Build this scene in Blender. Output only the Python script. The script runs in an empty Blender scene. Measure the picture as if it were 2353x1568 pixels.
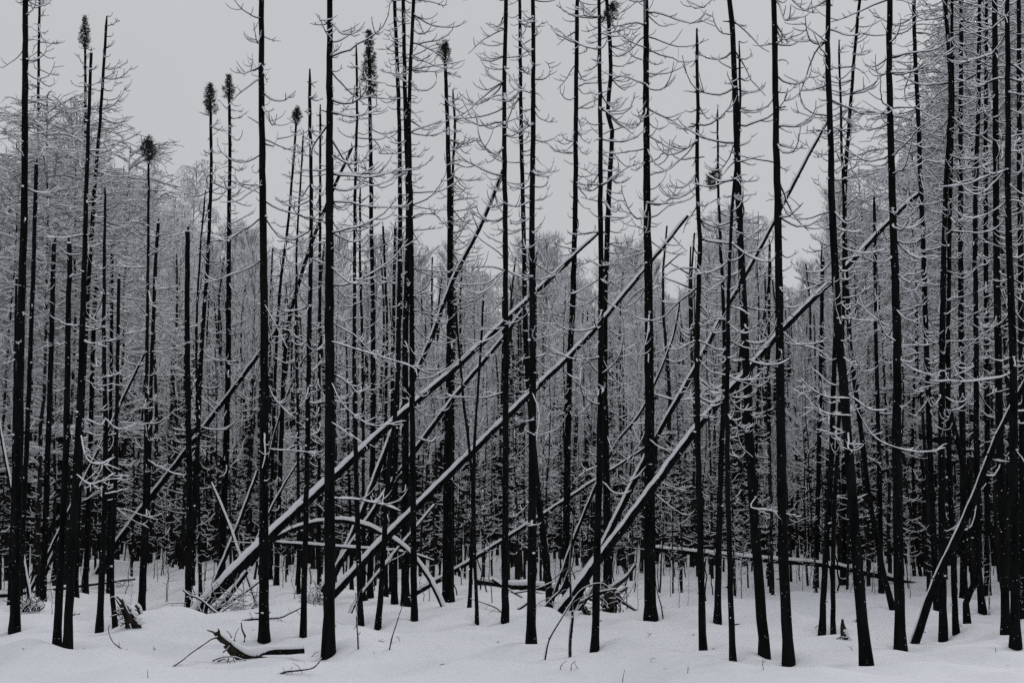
import bpy, math, random
import numpy as np
from mathutils import Vector

SC = bpy.context.scene
COL = SC.collection
R = math.radians

# ------------------------------------------------------------------ camera
FPX = 3920.0            # focal length in units of a 2352-wide picture (60 mm on 36 mm)
CX, CY, HORIZON = 1176.0, 784.0, 1150.0
PITCH = math.atan((HORIZON - CY) / FPX)
CAM_H = 2.6
cam_d = bpy.data.cameras.new('camera')
cam_d.sensor_width = 36.0
cam_d.lens = 60.0
cam_d.clip_start = 0.3
cam_d.clip_end = 3000.0
cam = bpy.data.objects.new('camera', cam_d)
COL.objects.link(cam)
cam.location = (0, 0, CAM_H)
cam.rotation_euler = (R(90) + PITCH, 0, 0)
SC.camera = cam

# ------------------------------------------------------------------ sky, sun, exposure
SUN_EL, SUN_ROT = R(45), R(40)
world = bpy.data.worlds.new('World')
SC.world = world
world.use_nodes = True
wn, wl = world.node_tree.nodes, world.node_tree.links
wn.clear()
wo = wn.new('ShaderNodeOutputWorld')
bg = wn.new('ShaderNodeBackground')
sky = wn.new('ShaderNodeTexSky')
sky.sky_type = 'NISHITA'
sky.sun_disc = False
sky.sun_elevation = SUN_EL
sky.sun_rotation = SUN_ROT
sky.dust_density = 4.0
hs = wn.new('ShaderNodeHueSaturation')
hs.inputs['Saturation'].default_value = 0.12
mx = wn.new('ShaderNodeMix')
mx.data_type = 'RGBA'
mx.inputs['Factor'].default_value = 0.92           # closed cloud deck over the blue
mx.inputs[7].default_value = (5.35, 5.45, 5.68, 1)
cn_t = wn.new('ShaderNodeTexNoise'); cn_t.inputs['Scale'].default_value = 2.2; cn_t.inputs['Detail'].default_value = 3
cn_c = wn.new('ShaderNodeTexCoord'); wl.new(cn_c.outputs['Generated'], cn_t.inputs['Vector'])
cn_r = wn.new('ShaderNodeValToRGB'); wl.new(cn_t.outputs[0], cn_r.inputs[0])
cn_r.color_ramp.elements[0].position = 0.3; cn_r.color_ramp.elements[0].color = (0.505, 0.517, 0.54, 1)
cn_r.color_ramp.elements[1].position = 0.7; cn_r.color_ramp.elements[1].color = (0.56, 0.571, 0.594, 1)
cn_m = wn.new('ShaderNodeVectorMath'); cn_m.operation = 'SCALE'; cn_m.inputs['Scale'].default_value = 10.0
wl.new(cn_r.outputs[0], cn_m.inputs[0]); wl.new(cn_m.outputs[0], mx.inputs[7])
wl.new(sky.outputs[0], hs.inputs['Color'])
wl.new(hs.outputs[0], mx.inputs[6])
wl.new(mx.outputs[2], bg.inputs[0])
bg.inputs[1].default_value = 0.1
wl.new(bg.outputs[0], wo.inputs[0])

sd = bpy.data.lights.new('sun', 'SUN')
sd.energy = 1.0
sd.angle = R(20)
sd.color = (1.0, 0.985, 0.96)
sun = bpy.data.objects.new('sun', sd)
COL.objects.link(sun)
sun.rotation_euler = (R(-45), 0, R(-40))
sun.location = (0, 0, 40)

SC.view_settings.view_transform = 'Standard'
SC.view_settings.look = 'None'
SC.view_settings.exposure = 0.0
SC.view_settings.gamma = 1.0
SC.view_settings.use_curve_mapping = False
SC.render.engine = 'CYCLES'
SC.cycles.max_bounces = 5
SC.cycles.diffuse_bounces = 3
SC.cycles.glossy_bounces = 1
SC.cycles.volume_bounces = 1
SC.cycles.transmission_bounces = 1
SC.cycles.use_denoising = False
SC.render.film_transparent = False

# ------------------------------------------------------------------ helpers
def nrm(v):
    return v / np.maximum(np.linalg.norm(v, axis=-1, keepdims=True), 1e-9)

def tangents(P):
    D = np.empty_like(P); D[0] = P[1] - P[0]; D[-1] = P[-1] - P[-2]
    if len(P) > 2: D[1:-1] = P[2:] - P[:-2]
    return D / np.maximum(np.sqrt((D * D).sum(1))[:, None], 1e-9)
def cross(a, b):
    a0, a1, a2 = a[..., 0], a[..., 1], a[..., 2]
    if isinstance(b, tuple): b0, b1, b2 = b
    else: b0, b1, b2 = b[..., 0], b[..., 1], b[..., 2]
    return np.stack([a1 * b2 - a2 * b1, a2 * b0 - a0 * b2, a0 * b1 - a1 * b0], -1)
CT, ST = math.cos(PITCH), math.sin(PITCH)
def ray(px, py):
    xc, yc = (px - CX) / FPX, -(py - CY) / FPX
    return np.array([xc, CT - yc * ST, ST + yc * CT])
def at(px, py, Y):
    d = ray(px, py)
    return np.array([0, 0, CAM_H]) + d * (Y / d[1])

def _hash(ix, iy, s):
    h = (ix.astype(np.int64) * 374761393 + iy.astype(np.int64) * 668265263 + s * 1442695041) & 0xffffffff
    h = ((h ^ (h >> 13)) * 1274126177) & 0xffffffff
    return ((h ^ (h >> 16)) & 0xffff) / 65535.0
def vnoise(x, y, s=0):
    x = np.asarray(x, float); y = np.asarray(y, float)
    ix, iy = np.floor(x), np.floor(y)
    fx, fy = x - ix, y - iy
    fx = fx * fx * fx * (fx * (fx * 6 - 15) + 10); fy = fy * fy * fy * (fy * (fy * 6 - 15) + 10)
    a = _hash(ix, iy, s); b = _hash(ix + 1, iy, s); c = _hash(ix, iy + 1, s); d = _hash(ix + 1, iy + 1, s)
    return (a + (b - a) * fx) * (1 - fy) + (c + (d - c) * fx) * fy - 0.5

MOUNDS = []      # (x, y, rx, ry, height) heaps and wells in the snow, filled below
def ground0(x, y):
    x = np.asarray(x, float); y = np.asarray(y, float)
    far = np.clip((y - 14) / 15, 0.5, 1)
    z = 0.32 * vnoise(x / 6.5 + 3.1, y / 8.0, 1) + 0.42 * vnoise(x / 2.6, y / 3.4 + x * 0.04, 2) * far
    z = z + 0.17 * vnoise(x / 1.15 + 7.7, y / 2.0 + 0.3 * x, 3) + 0.035 * vnoise(x / 0.45, y / 0.7, 4)
    z = z + 0.20 * (0.25 - np.abs(vnoise(x / 2.1 + 1.3, y / 2.9 - 0.22 * x, 6))) + 0.06 * (0.25 - np.abs(vnoise(x / 0.95 + 5.3, y / 1.5 + 0.3 * x, 7)))
    return z
def ground(x, y):
    z = ground0(x, y)
    for (mx_, my_, rx, ry, h) in MOUNDS:
        z = z + h * np.exp(-(((x - mx_) / rx) ** 2 + ((y - my_) / ry) ** 2))
    return z
def hit(px, py, g=ground0):
    d = ray(px, py)
    o = np.array([0, 0, CAM_H])
    t = np.arange(14, 180, 0.1)
    P = o + d * t[:, None]
    below = np.nonzero(P[:, 2] < g(P[:, 0], P[:, 1]))[0]
    i = below[0] if len(below) else len(t) - 1
    return P[i]

class MB:
    """collects tubes and blobs, links them as one mesh object"""
    def __init__(self):
        self.v, self.f, self.m, self.s, self.n = [], [], [], [], 0
    def add(self, V, F, mat=0, smooth=True):
        self.v.append(V)
        self.f.extend((np.asarray(F) + self.n).tolist())
        self.m.extend([mat] * len(F)); self.s.extend([smooth] * len(F))
        self.n += len(V)
    def tube(self, P, rad, k=6, mat=0, ref=(0, 0, 1), flat=1.0, lift=None, cap=True, smooth=True, start=-90.0, rough=0.0, rng=None):
        P = np.asarray(P, float); n = len(P)
        rad = np.broadcast_to(np.asarray(rad, float), (n,))
        T = tangents(P)
        S = cross(T, ref)
        bad = np.linalg.norm(S, axis=1) < 0.05
        S[bad] = np.array([1.0, 0, 0]) - T[bad] * T[bad][:, :1]
        S = nrm(S); U = cross(S, T)
        C = P if lift is None else P + U * np.asarray(lift)[:, None]
        fl = np.broadcast_to(np.asarray(flat, float), (n,))
        a = np.radians(start + np.arange(k) * 360.0 / k)
        rr = np.ones((n, k)) if not rough else 1 + rough * (rng.random((n, k)) - 0.5) * 2
        V = C[:, None] + (rad[:, None] * rr)[..., None] * (np.cos(a)[None, :, None] * S[:, None] + np.sin(a)[None, :, None] * U[:, None] * fl[:, None, None])
        V = V.reshape(-1, 3)
        i = np.arange(n - 1)[:, None] * k; j = np.arange(k)[None]; j2 = (j + 1) % k
        F = np.stack([i + j, i + k + j, i + k + j2, i + j2], -1).reshape(-1, 4)
        self.add(V, F, mat, smooth)
        if cap:
            b = self.n - len(V)
            self.f.append([b + q for q in range(k)]); self.m.append(mat); self.s.append(False)
            self.f.append([b + (n - 1) * k + q for q in range(k - 1, -1, -1)]); self.m.append(mat); self.s.append(False)
    def blob(self, c, rx, ry, rz, mat=0, rng=None, k=7, rough=0.15):
        lats = np.radians([-90, -45, 0, 35, 65, 90]); V = []
        for la in lats:
            for q in range(k):
                w = 2 * math.pi * q / k
                s = 1 + (rng.random() - 0.5) * 2 * rough if rng is not None else 1
                V.append((c[0] + rx * math.cos(la) * math.cos(w) * s, c[1] + ry * math.cos(la) * math.sin(w) * s, c[2] + rz * math.sin(la) * s))
        F = [[i * k + j, i * k + (j + 1) % k, (i + 1) * k + (j + 1) % k, (i + 1) * k + j] for i in range(len(lats) - 1) for j in range(k)]
        self.add(np.array(V), F, mat, True)
    def mesh(self, name, mats):
        me = bpy.data.meshes.new(name)
        me.from_pydata(np.concatenate(self.v).tolist(), [], self.f)
        for m in mats: me.materials.append(m)
        me.polygons.foreach_set('material_index', np.array(self.m, np.int32))
        me.polygons.foreach_set('use_smooth', np.array(self.s, bool))
        me.update()
        return me
    def build(self, name, mats, parent=None):
        o = bpy.data.objects.new(name, self.mesh(name, mats))
        COL.objects.link(o)
        if parent is not None:
            o.parent = parent
            o.location = -parent.location
        return o

def tag(o, label=None, cat=None, group=None, kind=None):
    if label: o['label'] = label
    if cat: o['category'] = cat
    if group: o['group'] = group
    if kind: o['kind'] = kind
    return o
def empty(name, loc):
    o = bpy.data.objects.new(name, None)
    o.empty_display_size = 0.2
    COL.objects.link(o)
    o.location = Vector([float(c) for c in loc])
    return o

def spline(pts, step=0.3):
    P = np.asarray(pts, float)
    if len(P) == 2:
        n = max(2, int(np.linalg.norm(P[1] - P[0]) / step)); t = np.linspace(0, 1, n + 1)[:, None]
        return P[0] * (1 - t) + P[1] * t, t[:, 0]
    Q = np.vstack([2 * P[0] - P[1], P, 2 * P[-1] - P[-2]])
    L = np.linalg.norm(np.diff(P, axis=0), axis=1); tot = L.sum(); cum = np.concatenate([[0], np.cumsum(L)])
    out, par = [], []
    for i in range(len(P) - 1):
        n = max(1, int(round(L[i] / step)))
        for q in range(n):
            t = q / n
            a, b, c, d = Q[i], Q[i + 1], Q[i + 2], Q[i + 3]
            out.append(0.5 * ((2 * b) + (c - a) * t + (2 * a - 5 * b + 4 * c - d) * t * t + (3 * b - a - 3 * c + d) * t ** 3))
            par.append((cum[i] + t * L[i]) / tot)
    out.append(P[-1]); par.append(1.0)
    return np.array(out), np.array(par)

# ------------------------------------------------------------------ materials
def new_mat(name):
    m = bpy.data.materials.new(name); m.use_nodes = True
    n = m.node_tree.nodes; n.clear()
    o = n.new('ShaderNodeOutputMaterial'); b = n.new('ShaderNodeBsdfPrincipled')
    m.node_tree.links.new(b.outputs[0], o.inputs[0])
    return m, n, m.node_tree.links, b
def noise_node(n, l, scale, detail=3, stretch=None):
    t = n.new('ShaderNodeTexNoise'); t.inputs['Scale'].default_value = scale; t.inputs['Detail'].default_value = detail
    c = n.new('ShaderNodeTexCoord'); src = c.outputs['Object']
    if stretch:
        mp = n.new('ShaderNodeMapping'); mp.inputs['Scale'].default_value = stretch
        l.new(src, mp.inputs[0]); src = mp.outputs[0]
    l.new(src, t.inputs['Vector'])
    return t
def ramp(n, l, src, stops):
    r = n.new('ShaderNodeValToRGB')
    e = r.color_ramp.elements
    while len(e) < len(stops): e.new(0.5)
    for q, (p, c) in enumerate(stops): e[q].position = p; e[q].color = (*c, 1)
    l.new(src, r.inputs[0])
    return r
def bump(n, l, b, src, strength, dist):
    u = n.new('ShaderNodeBump'); u.inputs['Strength'].default_value = strength; u.inputs['Distance'].default_value = dist
    l.new(src, u.inputs['Height']); l.new(u.outputs[0], b.inputs['Normal'])

def make_bark(name, dark, light, brown=None):
    m, n, l, b = new_mat(name)
    t = noise_node(n, l, 9, 5, (1, 1, 0.22))
    st = [(0.35, dark), (0.62, light)]
    if brown: st += [(0.70, light), (0.78, brown)]
    r = ramp(n, l, t.outputs[0], st)
    l.new(r.outputs[0], b.inputs['Base Color'])
    b.inputs['Roughness'].default_value = 0.95
    b.inputs['Specular IOR Level'].default_value = 0.05
    t2 = noise_node(n, l, 26, 4, (1, 1, 0.3)); bump(n, l, b, t2.outputs[0], 0.8, 0.02)
    return m
M_CHAR = make_bark('charred_bark', (0.0035, 0.0042, 0.0042), (0.0085, 0.0092, 0.0092))
M_BARK = make_bark('dark_bark', (0.008, 0.008, 0.008), (0.022, 0.021, 0.020))
M_ROOT = make_bark('root_wood', (0.012, 0.011, 0.010), (0.04, 0.034, 0.028), (0.10, 0.055, 0.03))
M_BROWN, n_, l_, b_ = new_mat('torn_wood')
b_.inputs['Base Color'].default_value = (0.09, 0.045, 0.02, 1); b_.inputs['Roughness'].default_value = 0.9

def make_snow(name, col, scale, strength):
    m, n, l, b = new_mat(name)
    t = noise_node(n, l, scale, 4)
    r = ramp(n, l, t.outputs[0], [(0.3, tuple(c * 0.95 for c in col)), (0.7, col)])
    l.new(r.outputs[0], b.inputs['Base Color'])
    b.inputs['Roughness'].default_value = 0.75
    b.inputs['Specular IOR Level'].default_value = 0.2
    bump(n, l, b, t.outputs[0], strength, 0.02)
    return m
M_SNOW = make_snow('clinging_snow', (0.80, 0.815, 0.84), 40, 0.3)
M_GROUND = make_snow('snow_cover', (0.81, 0.83, 0.87), 7, 0.35)
M_NEEDLE, n_, l_, b_ = new_mat('needles')
b_.inputs['Base Color'].default_value = (0.016, 0.02, 0.016, 1); b_.inputs['Roughness'].default_value = 0.9

def make_twig(name, dark, lo, hi):
    """snow lies on what faces up, bark shows below"""
    m, n, l, b = new_mat(name)
    g = n.new('ShaderNodeNewGeometry'); sx = n.new('ShaderNodeSeparateXYZ'); l.new(g.outputs['Normal'], sx.inputs[0])
    t = noise_node(n, l, 3.5, 2)
    ad = n.new('ShaderNodeMath'); ad.operation = 'MULTIPLY_ADD'; ad.inputs[1].default_value = 0.7
    l.new(t.outputs[0], ad.inputs[0]); l.new(sx.outputs['Z'], ad.inputs[2])
    r = ramp(n, l, ad.outputs[0], [(lo, dark), (hi, (0.82, 0.83, 0.86))])
    l.new(r.outputs[0], b.inputs['Base Color'])
    b.inputs['Roughness'].default_value = 0.9; b.inputs['Specular IOR Level'].default_value = 0.1
    return m
M_TWIG = make_twig('snowy_twigs', (0.018, 0.018, 0.018), 0.42, 0.55)
M_FROST = make_twig('frosted_twigs', (0.26, 0.26, 0.266), 0.08, 0.32)

# ------------------------------------------------------------------ tables traced from the place: (label, trunk line bottom to top, base width, top width, top, options)
G_FRONT = 'dead conifers at the front of the wood'
TREES = [
 ('thick charred trunk at the far left edge, forking near the top', [(33,1444),(42,1100),(47,784),(55,500),(58,200),(58,0)], 25, 13, 'off', dict(d=3.2, L=0.8, lo=620)),
 ('thin dark pole left of the thick trunk at the far left edge', [(20,1395),(30,1100),(35,784),(38,640)], 9, 6, 'broken', dict(d=1.5, L=0.5, lo=1000)),
 ('snapped pole leaning right behind the thick trunk at the left edge', [(44,1395),(58,1100),(71,784),(80,500),(83,378)], 14, 9, 'broken', dict(d=2, L=0.6, lo=900)),
 ('slim tree with short snowy spurs right of the forked left trunk', [(62,1350),(75,784),(86,400),(88,200),(91,0)], 9, 6, 'off', dict(d=5, L=0.6, lo=800)),
 ('left of the two bare twin trunks leaning together at lower left', [(130,1486),(143,1230),(152,1000),(156,784),(160,560)], 20, 11, 'broken', dict(d=1.2, L=0.5, lo=1000)),
 ('right of the bare twin trunks at lower left, snapped high up', [(154,1494),(170,1180),(182,950),(189,784),(197,500),(204,250),(209,122)], 23, 7, 'broken', dict(d=2.5, L=0.6, lo=1000)),
 ('trunk leaning right behind the twin trunks, upswept branches at its tip', [(172,1370),(186,1000),(196,784),(216,450),(232,250),(245,37)], 16, 6, 'tip', dict(d=4, L=0.95, lo=700, s=1, up=1)),
 ('dead spruce with frosted spiky top above the twin trunks', [(150,1345),(178,900),(194,500),(196,200),(195,40)], 16, 5, 'frost', dict(d=7, L=0.55, lo=1000)),
 ('dark trunk behind the twin trunks beside a snowy leaning pole', [(127,1336),(138,1100),(146,784),(149,600)], 18, 11, 'broken', dict(d=2, L=0.6, lo=1000)),
 ('straight trunk just left of the upturned stump at lower left', [(229,1439),(241,1134),(242,934),(238,784),(241,500),(242,430)], 17, 6, 'tip', dict(d=4, L=0.7, lo=1150)),
 ('kinked slim trunk touching the upturned stump at lower left', [(264,1436),(257,1330),(264,1134),(268,934),(271,784),(273,640)], 12, 8, 'broken', dict(d=2.5, L=0.7, lo=1150)),
 ('slim tree with one small dark needle tuft, behind the upturned stump', [(322,1411),(333,1134),(338,784),(341,500),(341,400),(342,318)], 13, 5, 'tuft', dict(d=5, L=0.75, lo=1100, t=0.85)),
 ('snapped pole crossing the slim tufted tree behind the stump', [(328,1400),(341,1134),(350,784),(360,560),(364,512)], 11, 8, 'broken', dict(d=3, L=0.8, lo=1000, s=1)),
 ('bare branchless pole with a snapped top above the big log foot', [(432,1396),(435,1134),(430,784),(431,532)], 17, 11, 'broken', dict(d=0.5, L=0.4, lo=1000)),
 ('very thin crooked stem right of the bare snapped pole', [(461,1369),(456,1134),(452,900),(451,784),(458,600),(472,437)], 9, 4, 'tip', dict(d=4, L=0.5, lo=1100)),
 ('left of the two neighbouring trees with dark needle crowns, upper left', [(440,1345),(452,1050),(464,784),(477,600),(485,400),(484,290),(482,195)], 15, 6, 'tuft', dict(d=5, L=0.9, lo=1050, t=1.1)),
 ('right of the two neighbouring trees with dark needle crowns, upper left', [(508,1322),(514,1184),(521,984),(525,784),(526,500),(528,330),(525,175)], 19, 6, 'tuft', dict(d=5, L=1.0, lo=1000, t=1.0)),
 ('tall thick trunk with spreading branches, next left of the nearest trunk', [(606,1476),(606,1200),(607,784),(604,500),(601,250),(600,0)], 26, 12, 'off', dict(d=4.2, L=0.95, lo=560)),
 ('nearest, thickest charred trunk with long drooping branches, left of centre', [(754,1505),(757,1284),(757,784),(757,400),(757,200),(758,0)], 30, 13, 'off', dict(d=5.0, L=1.15, lo=700, s=0.6)),
 ('slender wavy trunk standing between the two thick left trunks', [(696,1455),(703,1180),(710,784),(715,500),(713,300),(711,158)], 15, 7, 'tip', dict(d=5.5, L=0.6, lo=1050, t=0.3)),
 ('dark trunk bending far right behind the thick left trunks', [(635,1344),(645,1034),(657,784),(690,640),(738,500),(808,340)], 13, 7, 'broken', dict(d=2.5, L=0.6, lo=900)),
 ('thin tree leaning right to a small tuft, behind the left thick trunk', [(620,1330),(628,1000),(640,700),(663,500),(677,330),(683,248)], 10, 5, 'tuft', dict(d=5, L=0.6, lo=1000, t=0.5)),
 ('thin stem leaning right of the small leaning tufted tree', [(686,1356),(684,934),(680,784),(682,560),(690,420),(697,300)], 9, 4, 'tip', dict(d=6, L=0.55, lo=1050)),
 ('slim spurred tree half hidden by the nearest thick trunk', [(733,1349),(733,934),(734,784),(735,500),(736,240)], 10, 5, 'tip', dict(d=6, L=0.55, lo=1050, t=0.5)),
 ('slim trunk with snowy spurs, first right of the nearest thick trunk', [(828,1429),(820,1150),(814,900),(814,784),(815,500),(820,250),(818,98)], 14, 5, 'tip', dict(d=6, L=0.6, lo=1000, t=0.25)),
 ('thin pole close behind the slim spurred trunk right of the nearest trunk', [(836,1372),(834,1000),(832,784),(827,600),(827,430)], 9, 5, 'tip', dict(d=5, L=0.5, lo=1000)),
 ('tree with a long dark needle-clad top, right of the nearest trunk', [(850,1369),(856,1034),(857,784),(853,500),(850,250),(847,72)], 15, 7, 'tuft', dict(d=6, L=0.9, lo=1000, t=1.9)),
 ('short thin snag behind the nearest trunk, lower left of centre', [(808,1354),(803,1134),(798,900),(794,762)], 9, 4, 'tip', dict(d=5, L=0.5, lo=1150)),
 ('thin broken stem left of the triple trunk clump', [(887,1369),(884,1084),(889,784),(886,650),(880,520)], 10, 5, 'broken', dict(d=5, L=0.5, lo=1100)),
 ('dark trunk slanting right into the triple trunk clump', [(868,1439),(880,1284),(892,1084),(904,984),(914,850),(916,784),(917,600)], 14, 8, 'broken', dict(d=1.5, L=0.5, lo=1000)),
 ('left stem of the triple trunk clump, rough with snowy spurs', [(906,1384),(908,1084),(915,784),(919,500),(916,250),(906,0)], 15, 8, 'off', dict(d=8, L=0.4, lo=820)),
 ('thick middle stem of the triple trunk clump left of centre', [(931,1386),(931,1084),(931,784),(938,500),(931,250),(926,0)], 20, 8, 'off', dict(d=8, L=0.45, lo=820)),
 ('right stem of the triple trunk clump, upcurved branches on its right', [(952,1432),(949,1184),(946,784),(944,500),(940,250),(950,0)], 16, 8, 'off', dict(d=5.5, L=0.95, lo=1000, s=1)),
 ('thick-based trunk left of centre tapering to a tufted top, log across it', [(1027,1383),(1029,1084),(1034,784),(1034,600),(1031,400),(1025,200),(1021,97)], 26, 7, 'tuft', dict(d=6, L=0.85, lo=950, s=0.8, t=0.7)),
 ('slim second stem behind the thick-based tufted trunk left of centre', [(1037,1378),(1040,784),(1038,560),(1040,400),(1045,300),(1040,205)], 13, 5, 'tip', dict(d=7, L=0.9, lo=1000, s=1, t=0.3)),
 ('left of two thin crossing stems right of the thick-based trunk', [(1078,1395),(1086,1184),(1080,1050),(1066,934),(1053,784),(1047,700)], 9, 5, 'broken', dict(d=3, L=0.5, lo=1200)),
 ('right of two thin crossing stems, its foot nearer the camera', [(1096,1431),(1090,1240),(1088,1060),(1096,920),(1105,784),(1110,690)], 9, 5, 'broken', dict(d=3, L=0.6, lo=1200)),
 ('straight trunk at the centre with long branches curving left', [(1160,1424),(1161,1084),(1162,784),(1160,500),(1158,250),(1162,0)], 17, 9, 'off', dict(d=5.5, L=1.15, lo=650, s=-0.8)),
 ('near straight trunk just right of centre, short broken spurs', [(1220,1474),(1223,1084),(1223,784),(1222,500),(1225,250),(1224,0)], 22, 9, 'off', dict(d=6, L=0.6, lo=950)),
 ('slim trunk slanting behind the near trunk right of centre', [(1264,1396),(1250,1250),(1236,1134),(1222,984),(1208,784),(1202,500),(1196,250),(1194,0)], 17, 7, 'off', dict(d=6, L=0.6, lo=750)),
 ('trunk where the two long leaning logs come to rest, right of centre', [(1300,1384),(1302,1134),(1308,850),(1315,700),(1321,500),(1323,250),(1326,0)], 18, 9, 'off', dict(d=4.5, L=0.75, lo=1000)),
 ('front stem of the twisted pair beside the root plates', [(1366,1496),(1371,1284),(1378,1034),(1380,784),(1380,500),(1379,250),(1376,0)], 19, 8, 'off', dict(d=5, L=0.8, lo=1000)),
 ('crooked rear stem of the twisted pair beside the root plates', [(1398,1400),(1393,1134),(1388,784),(1394,560),(1399,440),(1406,300),(1396,262),(1403,150),(1394,0)], 20, 8, 'off', dict(d=5, L=0.85, lo=1000, s=0.5)),
 ('thick straight trunk right of centre crossed by two leaning logs', [(1494,1418),(1492,1184),(1491,784),(1487,500),(1484,250),(1484,0)], 29, 12, 'off', dict(d=5.5, L=1.3, lo=650)),
 ('slim wavy near trunk with a visible thin tip, right of the thick straight one', [(1615,1499),(1608,1234),(1604,1034),(1601,784),(1608,550),(1601,430),(1603,250),(1600,66)], 18, 7, 'tip', dict(d=5.5, L=0.8, lo=1000)),
 ('thin-tipped snag right of the slim wavy trunk, lone needle cluster', [(1648,1423),(1654,1134),(1662,900),(1664,784),(1656,580),(1649,400),(1648,243)], 17, 4, 'tip', dict(d=4, L=0.6, lo=950, s=-0.6)),
 ('slim near trunk swaying right to a spiky tip behind a leaning neighbour', [(1684,1519),(1675,1234),(1670,1034),(1672,784),(1676,600),(1684,450),(1698,300),(1700,180),(1697,95)], 15, 5, 'tip', dict(d=6, L=0.6, lo=1050, s=0.5)),
 ('near trunk leaning left as it rises, right of centre', [(1757,1508),(1739,1284),(1723,1034),(1712,784),(1698,500),(1690,250),(1681,50),(1677,0)], 26, 12, 'off', dict(d=4, L=0.85, lo=1000)),
 ('thin crooked stem between the left-leaning and the tall near trunks', [(1742,1340),(1738,984),(1748,784),(1762,680),(1772,600)], 8, 4, 'tip', dict(d=4, L=0.6, lo=1000)),
 ('tall near trunk with flared foot and level branches to the right', [(1811,1517),(1800,1284),(1794,1034),(1791,784),(1787,500),(1782,250),(1778,0)], 27, 13, 'off', dict(d=3.8, L=0.9, lo=1100, s=0.7)),
 ('left of two slim stems left of the bent-foot trunk', [(1888,1448),(1896,1284),(1908,1084),(1914,900),(1918,784),(1922,600)], 16, 10, 'broken', dict(d=2, L=0.6, lo=1200)),
 ('right of two slim stems left of the bent-foot trunk', [(1914,1453),(1914,1234),(1926,984),(1936,784),(1938,500),(1932,300),(1927,92)], 12, 5, 'tip', dict(d=6, L=0.7, lo=1100)),
 ('nearest right trunk with a thick bent foot, leaning left', [(1990,1528),(1977,1384),(1968,1284),(1950,1034),(1929,784),(1917,600),(1910,450),(1908,300),(1901,130),(1903,0)], 29, 11, 'off', dict(d=5, L=0.7, lo=1100)),
 ('slanting trunk leaning left behind the bent-foot trunk', [(2049,1391),(2023,1284),(1996,1134),(1977,984),(1953,784),(1943,600),(1940,450),(1953,250),(1965,100),(1975,0)], 14, 7, 'off', dict(d=6, L=0.9, lo=1000)),
 ('straight thick near trunk right of the bent-foot trunk', [(2068,1489),(2064,1284),(2060,1034),(2060,784),(2050,450),(2044,250),(2042,100),(2044,0)], 27, 13, 'off', dict(d=4.5, L=0.95, lo=900)),
 ('trunk rising beside the foot of the snow-edged leaning log at right', [(2167,1464),(2164,1284),(2163,1034),(2165,784),(2170,500),(2180,300),(2183,200),(2172,0)], 20, 9, 'off', dict(d=5, L=0.9, lo=1000)),
 ('dark trunk leaning left just behind the leaning log foot at right', [(2152,1400),(2140,1134),(2128,784),(2118,500),(2108,250),(2101,100),(2099,0)], 16, 9, 'off', dict(d=5.5, L=0.9, lo=900)),
 ('slim trunk right of the leaning log foot, half hidden behind its neighbour', [(2196,1455),(2190,1284),(2180,1034),(2178,784),(2182,500),(2188,250),(2186,0)], 15, 7, 'off', dict(d=5.5, L=0.9, lo=900)),
 ('trunk with a hooked snow-capped foot near the right edge', [(2222,1425),(2219,1385),(2228,1357),(2244,1330),(2248,1260),(2243,1034),(2242,784),(2240,500),(2247,250),(2250,0)], 16, 9, 'off', dict(d=6, L=0.95, lo=950)),
 ('dark broken trunk slanting left behind the snow-edged leaning log', [(2256,1400),(2232,1160),(2186,960),(2172,890)], 17, 12, 'broken', dict(d=1, L=0.6, lo=1100)),
 ('left of two thick trunks standing together at the right edge', [(2310,1452),(2306,1284),(2297,1034),(2292,784),(2288,500),(2287,250),(2284,0)], 22, 12, 'off', dict(d=5, L=0.9, lo=1000)),
 ('right of two thick trunks standing together at the right edge', [(2332,1480),(2330,1284),(2329,1034),(2326,784),(2316,500),(2315,250),(2313,0)], 25, 11, 'off', dict(d=5, L=0.9, lo=1000)),
 ('thin wavering stem right of the straight thick near trunk', [(2117,1338),(2105,1234),(2096,1034),(2100,880),(2104,784),(2104,700)], 9, 6, 'broken', dict(d=3, L=0.7, lo=1200)),
 ('dark pole far behind the bent-foot trunk', [(1941,1344),(1938,1034),(1936,800)], 14, 9, 'broken', dict(d=2, L=0.6, lo=1200)),
 ('dark trunk between the forked left trunk and the bare twin trunks', [(98,1384),(108,1100),(118,784),(124,560)], 17, 10, 'broken', dict(d=2.5, L=0.6, lo=1000)),
 ('dark pole seen just right of the bare twin trunks', [(196,1362),(206,1084),(214,784),(222,640)], 15, 9, 'broken', dict(d=2.5, L=0.6, lo=1000)),
 ('slim dark pole between the stump-side trunk and the kinked trunk', [(250,1362),(252,1084),(256,784),(258,560)], 12, 7, 'tip', dict(d=4, L=0.6, lo=1000)),
 ('dark pole against the left side of the triple trunk clump', [(899,1366),(900,1084),(903,784),(908,520)], 13, 7, 'broken', dict(d=5, L=0.45, lo=900)),
 ('slim pole between the left-leaning near trunk and the tall flared one', [(1772,1352),(1768,1084),(1766,784),(1768,560)], 10, 6, 'broken', dict(d=4, L=0.6, lo=1050)),
 ('dark pole far behind the two slim stems at right', [(1874,1350),(1880,1084),(1886,800),(1890,600)], 13, 8, 'broken', dict(d=3.5, L=0.6, lo=1050)),
 ('dark pole right of the slanting trunk, behind the straight thick trunk', [(2024,1362),(2020,1084),(2012,784),(2008,450)], 13, 7, 'tip', dict(d=5, L=0.8, lo=1000)),
 ('dark trunk left of the hooked-foot trunk', [(2214,1372),(2212,1084),(2208,784),(2206,400),(2208,0)], 18, 9, 'off', dict(d=5, L=0.9, lo=950)),
 ('dark trunk between the hooked-foot trunk and the right edge pair', [(2268,1366),(2268,1084),(2266,784),(2264,400),(2266,0)], 16, 8, 'off', dict(d=5, L=0.9, lo=950)),
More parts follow.
